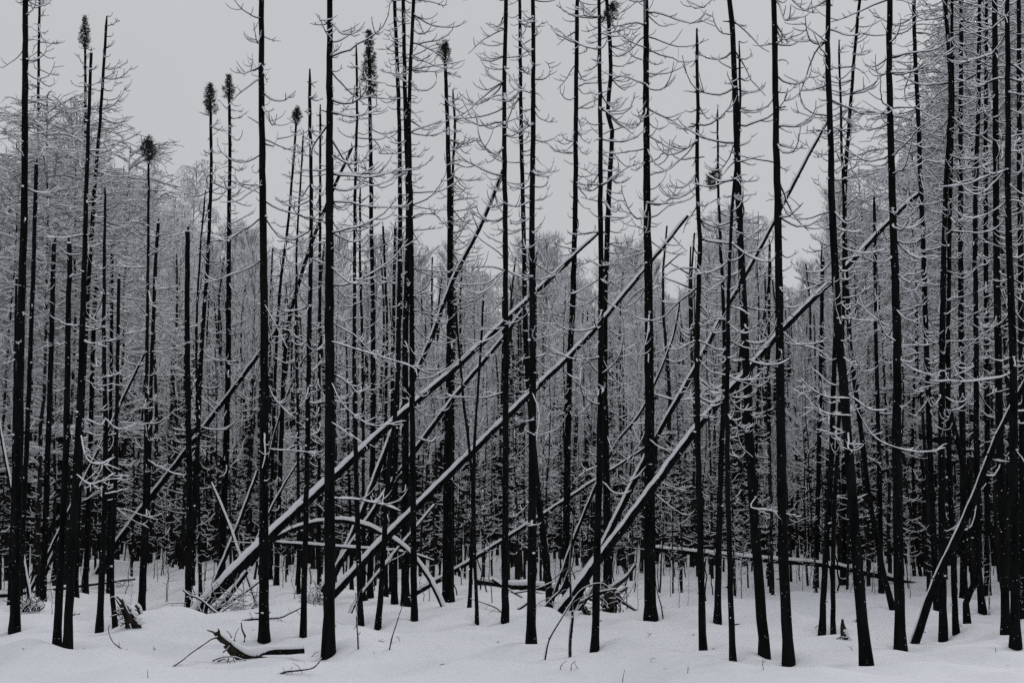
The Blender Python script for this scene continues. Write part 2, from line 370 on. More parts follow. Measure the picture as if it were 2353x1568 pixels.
 ('dark trunk cut by the right picture edge', [(2350,1412),(2348,1084),(2346,784),(2342,400),(2340,0)], 18, 10, 'off', dict(d=4.5, L=0.9, lo=950)),
]

# ------------------------------------------------------------------ snow heaps and wells round the feet
base_pts = [hit(*t[1][0]) for t in TREES]
rs = np.random.default_rng(5)
for b, t in zip(base_pts, TREES):
    w = t[2] * b[1] / FPX
    if b[1] < 46:
        a = rs.random() * 6.28
        MOUNDS.append((b[0] + 0.12 * math.cos(a), b[1] + 0.1 * math.sin(a) - 0.05, 0.18 + w * 0.9, 0.30 + w * 0.9, -0.15))
        MOUNDS.append((b[0] - 0.55 * math.cos(a), b[1] + 0.35, 0.6, 0.7, 0.07))
def heap(px, py, rx, ry, h):
    p = hit(px, py); MOUNDS.append((p[0], p[1], rx, ry, h))
heap(385, 1432, 0.75, 0.9, 0.22); heap(425, 1428, 0.45, 0.6, 0.16); heap(660, 1405, 0.9, 1.1, 0.16)
heap(1250, 1432, 0.55, 0.7, 0.34); heap(1225, 1440, 0.5, 0.6, 0.16); heap(290, 1478, 0.35, 0.4, 0.16)
heap(600, 1552, 0.8, 0.5, 0.08); heap(830, 1508, 0.7, 0.6, 0.16); heap(1020, 1425, 0.9, 1.2, 0.10)
heap(160, 1515, 1.1, 0.8, 0.12); heap(1940, 1470, 0.45, 0.5, 0.10); heap(1250, 1545, 1.6, 0.8, 0.10); heap(2240, 1415, 0.8, 0.9, -0.14)
heap(1600, 1542, 0.14, 0.28, -0.09); heap(1552, 1455, 0.18, 0.35, -0.06); heap(1560, 1510, 1.4, 1.0, 0.07); heap(2210, 1500, 1.0, 1.0, 0.12)
heap(700, 1300, 1.0, 1.0, 0.1); heap(1180, 1370, 1.2, 1.5, 0.15); heap(60, 1400, 0.7, 0.8, 0.18); heap(2090, 1345, 1.0, 1.3, 0.25)

for (px, py, rx, ry, h) in [(300,1548,1.3,0.4,0.12),(120,1556,1.0,0.35,0.10),(900,1540,1.5,0.4,0.13),(1120,1502,1.2,0.45,0.12),(1420,1486,1.0,0.4,0.10),(1700,1548,1.4,0.4,0.13),(1905,1556,0.9,0.35,0.12),(2150,1540,1.2,0.4,0.13),
                            (540,1470,0.9,0.4,0.12),(1050,1470,1.1,0.4,0.10),(1480,1532,1.2,0.35,0.10),(2290,1520,0.8,0.4,0.12),(1560,1470,1.0,0.4,0.10),(430,1500,1.0,0.4,0.10),(60,1500,1.0,0.45,0.12),(1300,1556,0.9,0.3,0.09),(760,1550,1.0,0.35,0.10),(1850,1480,0.9,0.4,0.10)]: heap(px, py, rx, ry, h)
hit.__defaults__ = (ground,)            # what is built from here on stands on the finished snow
xs = np.unique(np.concatenate([np.linspace(-600, -60, 28), np.linspace(-60, -14, 90), np.linspace(-14, 14, 300), np.linspace(14, 60, 90), np.linspace(60, 600, 28)]))
ys = np.unique(np.concatenate([np.linspace(-40, 20, 40), np.linspace(20, 46, 330), np.linspace(46, 110, 150), np.linspace(110, 900, 40)]))
GX, GY = np.meshgrid(xs, ys)
GZ = ground(GX, GY)
nx, ny = len(xs), len(ys)
idx = (np.arange(ny - 1)[:, None] * nx + np.arange(nx - 1)[None]).reshape(-1, 1)
gm = MB()
gm.add(np.stack([GX, GY, GZ], -1).reshape(-1, 3), np.hstack([idx, idx + 1, idx + nx + 1, idx + nx]))
go = gm.build('snow_ground', [M_GROUND])
tag(go, 'deep snow covering the forest floor', None, None, 'structure')

# ------------------------------------------------------------------ standing dead conifers
def bpath(rng, p0, az, L, e0, e1, n=9, pw=2.0, wob=0.10):
    s = np.linspace(0, 1, n)
    e = e0 + (e1 - e0) * s ** pw + np.cumsum(rng.normal(0, wob, n)) * 0.75
    a = az + np.cumsum(rng.normal(0, wob, n))
    d = np.stack([np.cos(e) * np.cos(a), np.cos(e) * np.sin(a), np.sin(e)], -1) * (L / (n - 1))
    return np.vstack([p0, p0 + np.cumsum(d[1:], axis=0)])
def snow_ridge(mb, P, rad, h0, rng, mat=1, k=5):
    T = tangents(P); tz = np.abs(T[:, 2])
    n = len(P)
    h = h0 * np.clip(1.15 - tz ** 2.2, 0.02, 1) * (0.65 + 0.7 * rng.random(n))
    h[0] *= 0.6; h[-1] *= 0.4
    w = np.asarray(rad) * 1.05 + 0.004
    mb.tube(P, w, k, mat, flat=h / w, lift=np.asarray(rad) * 0.5 + h * 0.75, cap=True, start=90.0)

def branch_mesh(rng, p0, az, L, e0, e1, r0, twigs, pw=2.0, seg=9):
    mb = MB()
    P = bpath(rng, p0, az, L, e0, e1, seg, pw, 0.17)
    rad = np.linspace(r0, r0 * 0.32, seg)
    mb.tube(P, rad, 5, 0)
    snow_ridge(mb, P, rad, r0 * (0.6 + 0.7 * rng.random()), rng)
    for q in range(twigs):
        i = int(seg * (0.35 + 0.55 * rng.random())); i = min(i, seg - 2)
        ta = az + rng.choice([-1, 1]) * (0.5 + 0.7 * rng.random())
        tl = L * (0.16 + 0.26 * rng.random())
        Q = bpath(rng, P[i], ta, tl, 0.15 * rng.normal(), 0.5 + 0.7 * rng.random(), 6, 1.3, 0.12)
        qr = np.linspace(r0 * 0.5, r0 * 0.26, 6)
        mb.tube(Q, qr, 4, 0); snow_ridge(mb, Q, qr, r0 * 0.75, rng)
    for q in range(int(L * 6)):                       # tiny spurs
        i = rng.integers(2, seg - 1)
        Q = np.array([P[i], P[i] + rng.normal(0, 1, 3) * [0.025, 0.025, 0.03]])
        mb.tube(Q, [0.004, 0.002], 3, 0)
    return mb

def needle_tuft(rng, path, rad0, snowy=0.12):
    """clumps of needles on short upswept branchlets round the tip"""
    mb = MB()
    n = len(path)
    tot = np.linalg.norm(np.diff(path, axis=0), axis=1).sum()
    nc = int(12 + 32 * min(tot, 2.2))
    for q in range(nc):
        t = (q + rng.random()) / nc; i = t * (n - 1); i0 = int(min(i, n - 2)); c0 = path[i0] + (path[i0 + 1] - path[i0]) * (i - i0)
        env = rad0 * (0.35 + 0.75 * min(1, t * 4 + 0.2)) * max(0.12, (1 - t ** 1.6)) * (0.45 + 0.75 * rng.random())
        a = q * 2.4 + rng.normal(0, 0.5)
        c = c0 + np.array([math.cos(a) * env, math.sin(a) * env, env * 0.6])
        mb.tube(np.array([c0, (c0 + c) / 2 - [0, 0, 0.02], c]), [0.009, 0.007, 0.005], 4, 0)
        cr = 0.035 + 0.035 * rng.random()
        for w in range(34):
            d = nrm(rng.normal(0, 1, 3) + [0, 0, 0.3]); st = c + d * cr * 0.25 + rng.normal(0, cr * 0.5, 3)
            mb.tube(np.array([st, st + d * (cr * 1.1)]), [0.007, 0.003], 3, 0, cap=False, smooth=False)
        if rng.random() < 0.12 + snowy: mb.blob(c + [0, 0, cr * 0.9], cr * 0.8, cr * 0.8, cr * 0.35, 1, rng, 6, 0.3)
    return mb

INDIV = 42.5        # nearer than this every branch is an object of its own
def build_tree(idx):
    label, line, w0, w1, top, op = TREES[idx]
    rng = np.random.default_rng(100 + idx)
    b = base_pts[idx].copy()
    Y = b[1]
    pts = [at(x, y, Y + 0.5 * rng.normal() * 0.2 * (1 if q else 0)) for q, (x, y) in enumerate(line)]
    pts[0] = b
    k = Y / FPX
    tw = [w0 * k / 2 + (w1 - w0) * k / 2 * t for t in (0, 1)]
    if top == 'off':
        d = nrm(np.array(pts[-1]) - np.array(pts[-2])); pts.append(np.array(pts[-1]) + d * (2.2 + rng.random() * 1.5) * np.array([1, 1, 1]))
    d0 = nrm(np.array(pts[1]) - np.array(pts[0]))
    P, par = spline(pts, 0.28)
    P = np.vstack([P[0] - d0 * 0.6, P]); par = np.concatenate([[0], par])
    P[1:, :2] += rng.normal(0, 0.004, (len(P) - 1, 2))
    hh = P[:, 2] - b[2]
    zt = pts[-2][2] if top == 'off' else pts[-1][2]
    tt = np.clip(hh / (zt - b[2]), 0, 1.6)
    rad = np.interp(tt, [0, 1, 1.6], [tw[0] * 0.93, tw[1], tw[1] * 0.35])
    rad = rad * (1 + 0.32 * np.exp(-np.clip(hh, 0, 9) / 0.2)) * (1 + rng.normal(0, 0.025, len(P)))
    if top in ('tip', 'tuft', 'frost'): rad[-1] *= 0.5
    root = empty('dead_conifer', b)
    tag(root, label, 'tree', G_FRONT)
    mb = MB()
    kk = 12 if w0 > 14 else 8
    mb.tube(P, rad, kk, 0, ref=(0, 1, 0), rough=0.05, rng=rng)
    # broken stubs on the bole
    nst = int((P[-1][2] - b[2]) * (1.2 if w0 > 12 else 0.7))
    for q in range(nst):
        i = rng.integers(3, len(P) - 1); a = rng.random() * 6.283
        o = np.array([math.cos(a), math.sin(a), 0.15]); s = P[i] + o * rad[i] * 0.8
        L = 0.03 + 0.09 * rng.random() ** 2
        mb.tube(np.array([s, s + o * (rad[i] * 0.2 + L)]), [0.012, 0.007], 5, 0)
        if rng.random() < 0.2: mb.blob(s + o * (rad[i] * 0.3 + L * 0.4) + [0, 0, 0.013], 0.02 + L * 0.2, 0.02, 0.014 + 0.012 * rng.random(), 1, rng, 6)
    if top == 'broken':
        for q in range(3):
            e = P[-1] + np.array([rng.normal(0, 0.4) * rad[-1], rng.normal(0, 0.4) * rad[-1], 0.06 + 0.12 * rng.random()])
            mb.tube(np.array([P[-1], e]), [rad[-1] * 0.6, rad[-1] * 0.12], 5, 0)
        mb.blob(P[-1] + [0, 0, 0.01], rad[-1] * 0.9, rad[-1] * 0.9, 0.03, 1, rng)
    mb.build('trunk', [M_CHAR, M_SNOW], root)
    # branches
    zlo = at(0, op.get('lo', 900), Y)[2]
    z0 = at(0, 1230, Y)[2]
    side = op.get('s', 0)
    todo = []
    dens = op['d'] * 1.6
    z = max(z0, b[2] + 0.8)
    while z < P[-1][2] - 0.1:
        if z < zlo: step = 1 / max(0.35, dens * (0.08 + 0.25 * max(0, (z - z0) / max(0.1, zlo - z0))))
        else: step = 1 / dens
        z += step * (0.05 + 1.9 * rng.random())
        if z < P[-1][2] - 0.05: todo.append(z)
    crown = MB(); cn = 0
    indiv = Y < INDIV
    for z in todo:
        i = int(np.argmin(np.abs(P[:, 2] - z))); c = P[i]
        low = z < zlo
        up_t = (z - b[2]) / (P[-1][2] - b[2])
        if side and rng.random() < abs(side): a = rng.normal(0, 0.75) + (0 if side > 0 else math.pi)
        else: a = rng.random() * 2 * math.pi
        L = op['L'] * (0.4 + 0.75 * rng.random() + 0.55 * rng.random() ** 3)
        if top != 'off': L *= min(1, 0.22 + (P[-1][2] - z) / 3.2)
        if low: L *= 0.9
        st = rng.random()
        if st < 0.3 and not op.get('up'): L *= 0.2 + 0.3 * rng.random()                       # broken short
        if op.get('up'): e0, e1, pw = -0.1 + 0.15 * rng.normal(), 1.0 + 0.3 * rng.random(), 1.3
        elif low: e0, e1, pw = -0.6 + 0.25 * rng.normal(), -0.05 + 0.4 * rng.normal(), 1.5
        else: e0, e1, pw = -0.48 + 0.36 * rng.normal() + 0.2 * up_t, 0.7 + 0.6 * rng.normal(), 1.2 + 1.0 * rng.random()
        r0 = (0.0075 + 0.006 * min(1.3, L)) * (0.85 + 0.3 * rng.random())
        if Y > 45: r0 *= 1.15
        p0 = c + np.array([math.cos(a), math.sin(a), 0]) * rad[i] * 0.7
        tg = int(rng.integers(1, 6)) if L > 0.4 else int(rng.integers(0, 2))
        bm_ = branch_mesh(rng, p0, a, L, e0, e1, r0, tg, pw)
        if rng.random() < 0.22: bm_.blob(p0 + np.array([math.cos(a), math.sin(a), 0]) * rad[i] * 0.4 + [0, 0, r0 * 1.2], 0.03, 0.03, r0 * 1.3, 1, rng, 6)
        if indiv: bm_.build('branch', [M_CHAR, M_SNOW], root)
        else:
            off = crown.n; crown.v += bm_.v
            crown.f += [[q + off for q in f] for f in bm_.f]; crown.m += bm_.m; crown.s += bm_.s; crown.n += bm_.n; cn += 1
    if cn: crown.build('crown', [M_CHAR, M_SNOW], root)
    if top == 'tuft':
        tl = op.get('t', 0.5)
        seg = P[P[:, 2] > P[-1][2] - tl]
        if len(seg) < 3: seg = P[-3:]
        needle_tuft(rng, seg, 0.085 + 0.115 * min(1.2, tl)).build('needle_tuft', [M_NEEDLE, M_SNOW], root)
    if top == 'frost':
        seg = P[P[:, 2] > P[-1][2] - 1.2]
        needle_tuft(rng, seg, 0.17, 0.9).build('needle_tuft', [M_NEEDLE, M_SNOW], root)
    return root, P, rad
trees = [build_tree(i) for i in range(len(TREES))]

def extra_tuft(idx, px, py, r):
    root, P, rad = trees[idx]; Y = root.location[1]
    c = at(px, py, Y); rng = np.random.default_rng(900 + idx)
    i = int(np.argmin(np.abs(P[:, 2] - (c[2] - 0.1))))
    mb = MB(); Q, _ = spline([P[i], (P[i] + c) / 2 - [0, 0, 0.06], c - [0, 0, r * 0.5], c + [0.02, 0, r * 0.5]], 0.1)
    mb.tube(Q, np.linspace(0.019, 0.011, len(Q)), 5, 0); snow_ridge(mb, Q, np.linspace(0.019, 0.011, len(Q)), 0.014, rng)
    t = needle_tuft(rng, np.array([c - [0.08, 0, r * 1.6], c, c + [0.08, 0, r * 1.2]]), r)
    br = mb.build('branch', [M_CHAR, M_SNOW], root)
    o = t.build('needle_tuft', [M_NEEDLE, M_SNOW]); o.parent = br; o.location = (0, 0, 0)
extra_tuft(45, 1640, 410, 0.13); extra_tuft(42, 1404, 30, 0.2)

def spray(idx, line, w=4.0, twigs=5, sn=0.8):
    w *= 0.62; twigs += 2
    """one long snow-loaded branch of a front tree, forked towards its end"""
    root, P, rad = trees[idx]; Y = root.location[1]; rng = np.random.default_rng(int(line[0][0]) + idx)
    mb = MB(); Yo = Y - 0.15
    Q, par = spline([at(x, y, Yo - 0.5 * q / len(line)) for q, (x, y) in enumerate(line)], 0.07)
    rr = (w * (1 - 0.6 * par)) * Y / FPX / 2
    mb.tube(Q, rr, 6, 0); snow_ridge(mb, Q, rr, w * Y / FPX * 0.75 * sn, rng)
    for q in range(twigs):
        i = int(len(Q) * (0.35 + 0.6 * rng.random())); T = Q[min(i + 1, len(Q) - 1)] - Q[i - 1]; a = math.atan2(T[1], T[0]) + rng.normal(0, 0.8)
        B = bpath(rng, Q[i], a, 0.12 + 0.22 * rng.random(), 0.3 * rng.normal(), 0.3 + 0.5 * rng.normal(), 6, 1.2, 0.25); br = np.linspace(rr[i] * 0.6, rr[i] * 0.3, 6)
        mb.tube(B, br, 4, 0); snow_ridge(mb, B, br, 0.008, rng)
    mb.build('branch', [M_CHAR, M_SNOW], root)
for a in [(5, [(186,1000),(198,1052),(228,1066),(264,1050)], 5, 5), (5, [(176,1090),(205,1112),(235,1104),(266,1086)], 5, 8), (9, [(240,960),(270,985),(300,980),(322,968)], 4, 5),
          (18, [(762,880),(788,929),(853,976),(933,966)], 4, 2), (18, [(762,970),(800,996),(835,1018)], 4, 2), (18, [(762,785),(850,812),(945,842),(958,862)], 5, 6), (47, [(1738,1140),(1725,1165),(1765,1172),(1820,1182)], 5, 9), (47, [(1728,1050),(1700,1020),(1690,960)], 4, 3),
          (52, [(1952,915),(1900,912),(1862,892),(1838,868)], 5, 8), (52, [(1955,955),(1900,950),(1866,930),(1850,905)], 5, 8), (52, [(1962,930),(2005,1000),(2060,1028),(2120,1038),(2172,1028)], 4, 2), (43, [(1492,1010),(1520,1030),(1560,1035)], 4, 3), (38, [(1222,900),(1238,950),(1232,1010)], 4, 2),
          (50, [(1795,760),(1830,790),(1870,800),(1905,822)], 5, 6), (54, [(2060,820),(2100,850),(2150,862)], 4, 3), (40, [(1304,950),(1280,985),(1240,1000)], 4, 3), (17, [(608,700),(640,760),(660,800)], 4, 3)]: spray(*a)

# ------------------------------------------------------------------ fallen and leaning logs
G_LOG = 'fallen trees leaning across the wood'
LOGS = [
 # label, line from foot to tip, widths, distance at foot and tip, snow height factor, branches
 ('long thick snow-topped log rising right from the brush behind the foreground root', [(435,1421),(620,1231),(768,1094),(908,964),(1043,848),(1176,722),(1311,593),(1375,535)], 27, 7, 37.9, 40.5, 1.0, 16),
 ('shorter log lying behind the foot of the longest leaning log', [(468,1398),(588,1276),(712,1128)], 14, 10, 40.6, 41.2, 1.0, 4),
 ('leaning log whose lower half runs just under the longest one', [(716,1391),(770,1311),(833,1214),(943,1049),(1058,894),(1140,796),(1231,677),(1312,597)], 17, 7, 42.4, 41.6, 0.8, 8),
 ('long snow-topped log rising right from a bristly root end to the upper right', [(704,1424),(770,1359),(888,1234),(1068,1054),(1213,909),(1341,784),(1476,625),(1580,495)], 22, 8, 37.6, 39.4, 0.95, 9),
 ('steep leaning log crossing the thick-based trunk left of centre', [(737,1388),(828,1184),(938,899),(988,784),(1038,650),(1108,510),(1156,390)], 15, 9, 42.8, 42.6, 0.7, 8),
 ('thin log slanting low behind the slanting trunk left of centre', [(800,1421),(833,1360),(998,1159)], 10, 6, 37.9, 39.5, 0.8, 3),
 ('bent arching log loaded with snow, low left of centre', [(575,1296),(618,1246),(688,1211),(753,1197),(813,1199),(883,1227),(938,1267),(988,1331),(1028,1418)], 13, 12, 40.2, 38.2, 1.2, 0),
 ('thin level pole lying under the arching log', [(632,1246),(780,1256),(928,1268),(996,1287)], 8, 6, 42.0, 41.0, 1.2, 0),
 ('thin snowy log rising right from behind the thick-based trunk', [(946,1366),(1043,1311),(1213,1204),(1366,1104),(1480,1030)], 13, 6, 46.6, 46.6, 1.0, 7),
 ('steeper of two parallel logs leaning right across the thick straight trunk', [(1300,1425),(1381,1261),(1496,1026),(1591,856),(1661,722),(1764,537),(1844,382),(1899,282)], 17, 7, 36.9, 36.6, 0.7, 9),
 ('flatter, thicker of two parallel logs leaning right across the thick straight trunk', [(1266,1430),(1401,1251),(1496,1126),(1611,971),(1701,871),(1794,762),(1889,667),(1964,592),(2064,487),(2112,444)], 23, 10, 36.3, 35.9, 0.95, 9),
 ('thin crooked log with little snow leaning right behind the twisted pair', [(1262,1398),(1316,1244),(1380,1090),(1421,1010),(1476,939),(1541,789),(1562,690)], 10, 5, 41.0, 41.0, 0.45, 4),
 ('thick snowy log lying level behind the near trunk right of centre', [(1118,1338),(1176,1346),(1240,1348),(1306,1360),(1352,1378)], 17, 15, 47.5, 43.5, 1.1, 2),
 ('long level snow-topped pole crossing behind trunks at lower right', [(2124,1345),(1989,1315),(1889,1296),(1764,1286),(1641,1274),(1498,1259)], 15, 12, 51.5, 52.5, 1.1, 5),
 ('snow-edged log leaning steeply right across the right-edge trunks', [(2106,1466),(2145,1350),(2229,1164),(2294,999),(2352,884),(2404,785)], 21, 11, 32.3, 29.8, 0.45, 2),
 ('short snowy pole leaning right behind the twin trunks', [(96,1338),(145,1214),(168,1155)], 11, 8, 54.4, 54.8, 0.7, 0),
 ('thin distant pole slanting right behind the tufted slim tree', [(66,1366),(200,1088),(332,812)], 9, 6, 47, 47, 0.8, 6),
 ('thin snowy pole leaning left at the left picture edge', [(70,1382),(28,1142),(2,1000),(-12,920)], 9, 6, 44, 44, 0.8, 2),
 ('thin snowy pole leaning left behind the longest log foot', [(592,1392),(550,1274),(520,1190),(485,1108)], 9, 5, 42.2, 43, 0.9, 0),
 ('level snowy log lying across behind the twin trunks at left', [(-30,1370),(40,1362),(130,1352),(220,1340),(309,1329)], 11, 6, 46.0, 52.0, 1.1, 7),
 ('dark slim pole leaning right behind the foot of the longest log', [(486,1352),(545,1210),(592,1080)], 13, 8, 47.5, 48, 0.25, 2),
 ('short thin snowy pole leaning right behind the thick left trunk', [(560,1310),(628,1158),(700,1036)], 7, 4, 45.5, 45.5, 0.9, 2),
 ('very thin dark pole slanting right through the poles behind the nearest trunk', [(585,1330),(622,1035),(680,858),(735,780)], 7, 4, 52, 52, 0.3, 3),
 ('log slanting right through the left trunks to the thick left trunk', [(216,1330),(258,1262),(340,1150),(450,1006),(540,888),(600,806),(652,738)], 17, 9, 57.0, 57.0, 0.7, 7),
]
def build_log(idx):
    label, line, w0, w1, Y0, Y1, sf, nb = LOGS[idx]
    rng = np.random.default_rng(400 + idx)
    lx = np.array([p for p in line], float)
    s = np.concatenate([[0], np.cumsum(np.linalg.norm(np.diff(lx, axis=0), axis=1))]); s /= s[-1]
    pts = np.array([at(x, y, Y0 + (Y1 - Y0) * q) for (x, y), q in zip(line, s)])
    P, par = spline(pts, 0.22)
    d0 = nrm(pts[0] - pts[1])
    if pts[0][2] < 0.9: P = np.vstack([P[0] + d0 * 0.4, P]); par = np.concatenate([[0], par])
    P = P + rng.normal(0, 0.004, P.shape)
    Yv = Y0 + (Y1 - Y0) * par
    rad = (w0 + (w1 - w0) * par) * Yv / FPX / 2 * (1 + rng.normal(0, 0.02, len(P)))
    loc = pts[0].copy()
    root = empty('leaning_log', loc)
    tag(root, label, 'fallen tree', G_LOG)
    mb = MB(); mb.tube(P, rad * 0.92, 12, 0, rough=0.05, rng=rng)
    for q in range(int(len(P) * 0.35)):
        i = rng.integers(1, len(P) - 1); a = rng.random() * 6.283
        o = nrm(np.array([math.cos(a), math.sin(a) * 0.6, 0.3 * rng.normal()])); st = P[i]
        L = rad[i] + 0.04 + 0.12 * rng.random() ** 2
        mb.tube(np.array([st, st + o * L]), [0.012, 0.006], 4, 0)
    mb.build('trunk', [M_CHAR], root)
    # snow lying along the top
    T = nrm(np.gradient(P, axis=0)); steep = np.clip(np.abs(T[:, 2]), 0, 1)
    nz = np.array([0.35 + 1.3 * rng.random() for _ in P]); nz = np.convolve(np.pad(nz, 2, mode='edge'), np.ones(5) / 5, 'valid')
    h = (rad * 0.55 + 0.02) * sf * (1.1 - 0.35 * steep) * nz
    w = rad * (0.86 + 0.08 * rng.random(len(P)))
    h[0] *= 0.4; h[-1] *= 0.3
    sb = MB()
    fine = np.linspace(0, len(P) - 1, len(P) * 2)
    def rs_(A): return np.stack([np.interp(fine, np.arange(len(P)), A[:, c]) for c in range(3)], -1) if A.ndim == 2 else np.interp(fine, np.arange(len(P)), A)
    P2, w2, h2, r2 = rs_(P), rs_(w), rs_(h), rs_(rad)
    sb.tube(P2, w2 * 0.95, 10, 0, flat=(0.6 * h2 + 0.28 * r2) / w2, lift=r2 * 0.78, start=90, rough=0.16, rng=rng)
    sb.build('snow_cover', [M_SNOW], root)
    for q in range(nb):
        t = 0.25 + 0.74 * rng.random(); i = int(t * (len(P) - 1))
        a = rng.random() * 6.283; L = 0.35 + 0.65 * rng.random()
        bmx = branch_mesh(rng, P[i], a, L, -0.5 + 0.5 * rng.normal(), 0.5 + 0.4 * rng.normal(), 0.011 + 0.004 * L, int(rng.integers(0, 3)))
        bmx.build('branch', [M_CHAR, M_SNOW], root)
    return root, P, rad
logs = [build_log(i) for i in range(len(LOGS))]

# ------------------------------------------------------------------ roots, stumps, brush and stalks near the camera
def stick(mb, line, w0, w1, Y0, Y1=None, snow=0.8, rng=None, k=7, step=0.08, mat=0, smat=1):
    Y1 = Y0 if Y1 is None else Y1
    s = np.linspace(0, 1, len(line))
    pts = np.array([at(x, y, Y0 + (Y1 - Y0) * q) for (x, y), q in zip(line, s)])
    P, par = spline(pts, step)
    rad = (w0 + (w1 - w0) * par) * Y0 / FPX / 2 * (1 + rng.normal(0, 0.06, len(P)))
    mb.tube(P, rad, k, mat, rough=0.06, rng=rng)
    if snow: snow_ridge(mb, P, rad, 0, rng, smat) if False else mb.tube(P, rad * 0.95, 6, smat, flat=np.full(len(P), snow) * (0.7 + 0.6 * rng.random(len(P))), lift=rad * (0.45 + 0.5 * snow), start=90)
    return P, rad
rng = np.random.default_rng(77)

# foreground root with snow
p = hit(560, 1512); Yr = p[1] - 0.15
root = empty('uprooted_stump', p); tag(root, 'torn snow-capped root lying on the snow in front of the left trunks', 'stump', 'upturned roots and stumps')
mb = MB(); stick(mb, [(497,1450),(503,1462),(520,1474),(540,1492),(575,1508),(640,1516)], 15, 9, Yr, None, 0, rng)
stick(mb, [(526,1476),(538,1494),(560,1506),(600,1512)], 30, 18, Yr + 0.03, None, 0, rng)
mb.build('root', [M_ROOT], root)
mb = MB(); stick(mb, [(590,1499),(620,1497),(660,1496),(699,1494)], 13, 12, Yr - 0.05, None, 0, rng, k=10)
mb.build('root', [M_CHAR], root)
mb = MB(); stick(mb, [(500,1462),(484,1467),(465,1480),(437,1499),(415,1517),(379,1540)], 5, 5, Yr, Yr - 2.2, 0.5, rng)
mb.build('root', [M_ROOT, M_SNOW], root)
mb = MB(); stick(mb, [(502,1460),(490,1450),(476,1446)], 8, 3, Yr, None, 0.5, rng, mat=0)
mb.build('root', [M_BROWN, M_SNOW], root)
mb = MB(); stick(mb, [(503,1464),(504,1450),(501,1443)], 8, 3, Yr, None, 0, rng); stick(mb, [(561,1474),(563,1460),(556,1445),(554,1429)], 5, 3, Yr + 0.2, None, 0, rng)
stick(mb, [(538,1470),(541,1455),(549,1440)], 2, 1, Yr, None, 0, rng); stick(mb, [(532,1464),(528,1455),(521,1448)], 2.5, 1.2, Yr, None, 0, rng)
mb.build('stub', [M_ROOT], root)
mb = MB()
for ln in ([(488,1517),(512,1508),(540,1508),(568,1518)], [(500,1518),(515,1512),(530,1520)], [(525,1510),(522,1521)], [(536,1509),(540,1522)], [(512,1497),(522,1490),(528,1482)]): stick(mb, ln, 3.5, 2, Yr - 0.3, None, 0.7, rng)
mb.build('rootlet', [M_ROOT, M_SNOW], root)
mb = MB()
Pq, _ = spline([at(x, y, Yr - 0.02) for x, y in [(508,1456),(525,1468),(548,1484),(575,1496),(600,1494),(620,1488),(660,1487),(698,1486)]], 0.04)
wv = np.interp(np.linspace(0, 1, len(Pq)), [0, 0.3, 0.5, 0.7, 1], [0.02, 0.06, 0.10, 0.055, 0.045])
mb.tube(Pq, wv, 10, 0, flat=0.8, rough=0.07, rng=rng); mb.build('snow_cover', [M_SNOW], root)

# branch at the bottom left of centre
def twiggy(name, label, cat, main, w, Y, twigs, grp=None, sn=0.7, tw=1.6):
    g = at(main[0][0], main[0][1], Y)
    r_ = empty(name, g); tag(r_, label, cat, grp)
    m_ = MB(); stick(m_, main, w, w * 0.4, Y, None, sn, rng, step=0.05); m_.build('stem', [M_CHAR, M_SNOW], r_)
    if twigs:
        m_ = MB()
        for ln in twigs: stick(m_, ln, tw, tw * 0.6, Y + rng.normal(0, 0.03), Y + rng.normal(0, 0.15), sn * 0.6, rng, k=5, step=0.05)
        m_.build('twigs', [M_CHAR, M_SNOW], r_)
    return r_
Yb = hit(641, 1548)[1]
twiggy('fallen_branch', 'small twiggy branch on the snow below the nearest trunk', 'branch', [(639,1550),(655,1542),(690,1538),(720,1532),(740,1510)], 6, Yb,
       [[(655,1542),(648,1530)], [(665,1541),(672,1530)], [(690,1538),(684,1528),(673,1522)], [(700,1537),(702,1525),(697,1520)], [(660,1543),(662,1556)], [(672,1541),(666,1555)], [(692,1538),(697,1552)], [(711,1535),(722,1530)], [(728,1526),(735,1520)]])
Yb = hit(600, 1424)[1]
twiggy('fallen_branch', 'crooked branch lying between the left thick trunks, tip toward the bristly root end', 'branch', [(556,1426),(580,1421),(640,1418),(665,1408),(690,1396),(705,1388)], 6, Yb,
       [[(640,1418),(655,1430),(688,1444)], [(648,1424),(660,1440)], [(652,1426),(672,1432)], [(580,1421),(573,1405)], [(600,1420),(606,1408)], [(668,1405),(660,1392)], [(680,1400),(690,1412)], [(660,1430),(668,1446)], [(640,1418),(636,1436),(628,1446)]], None, 0.8)
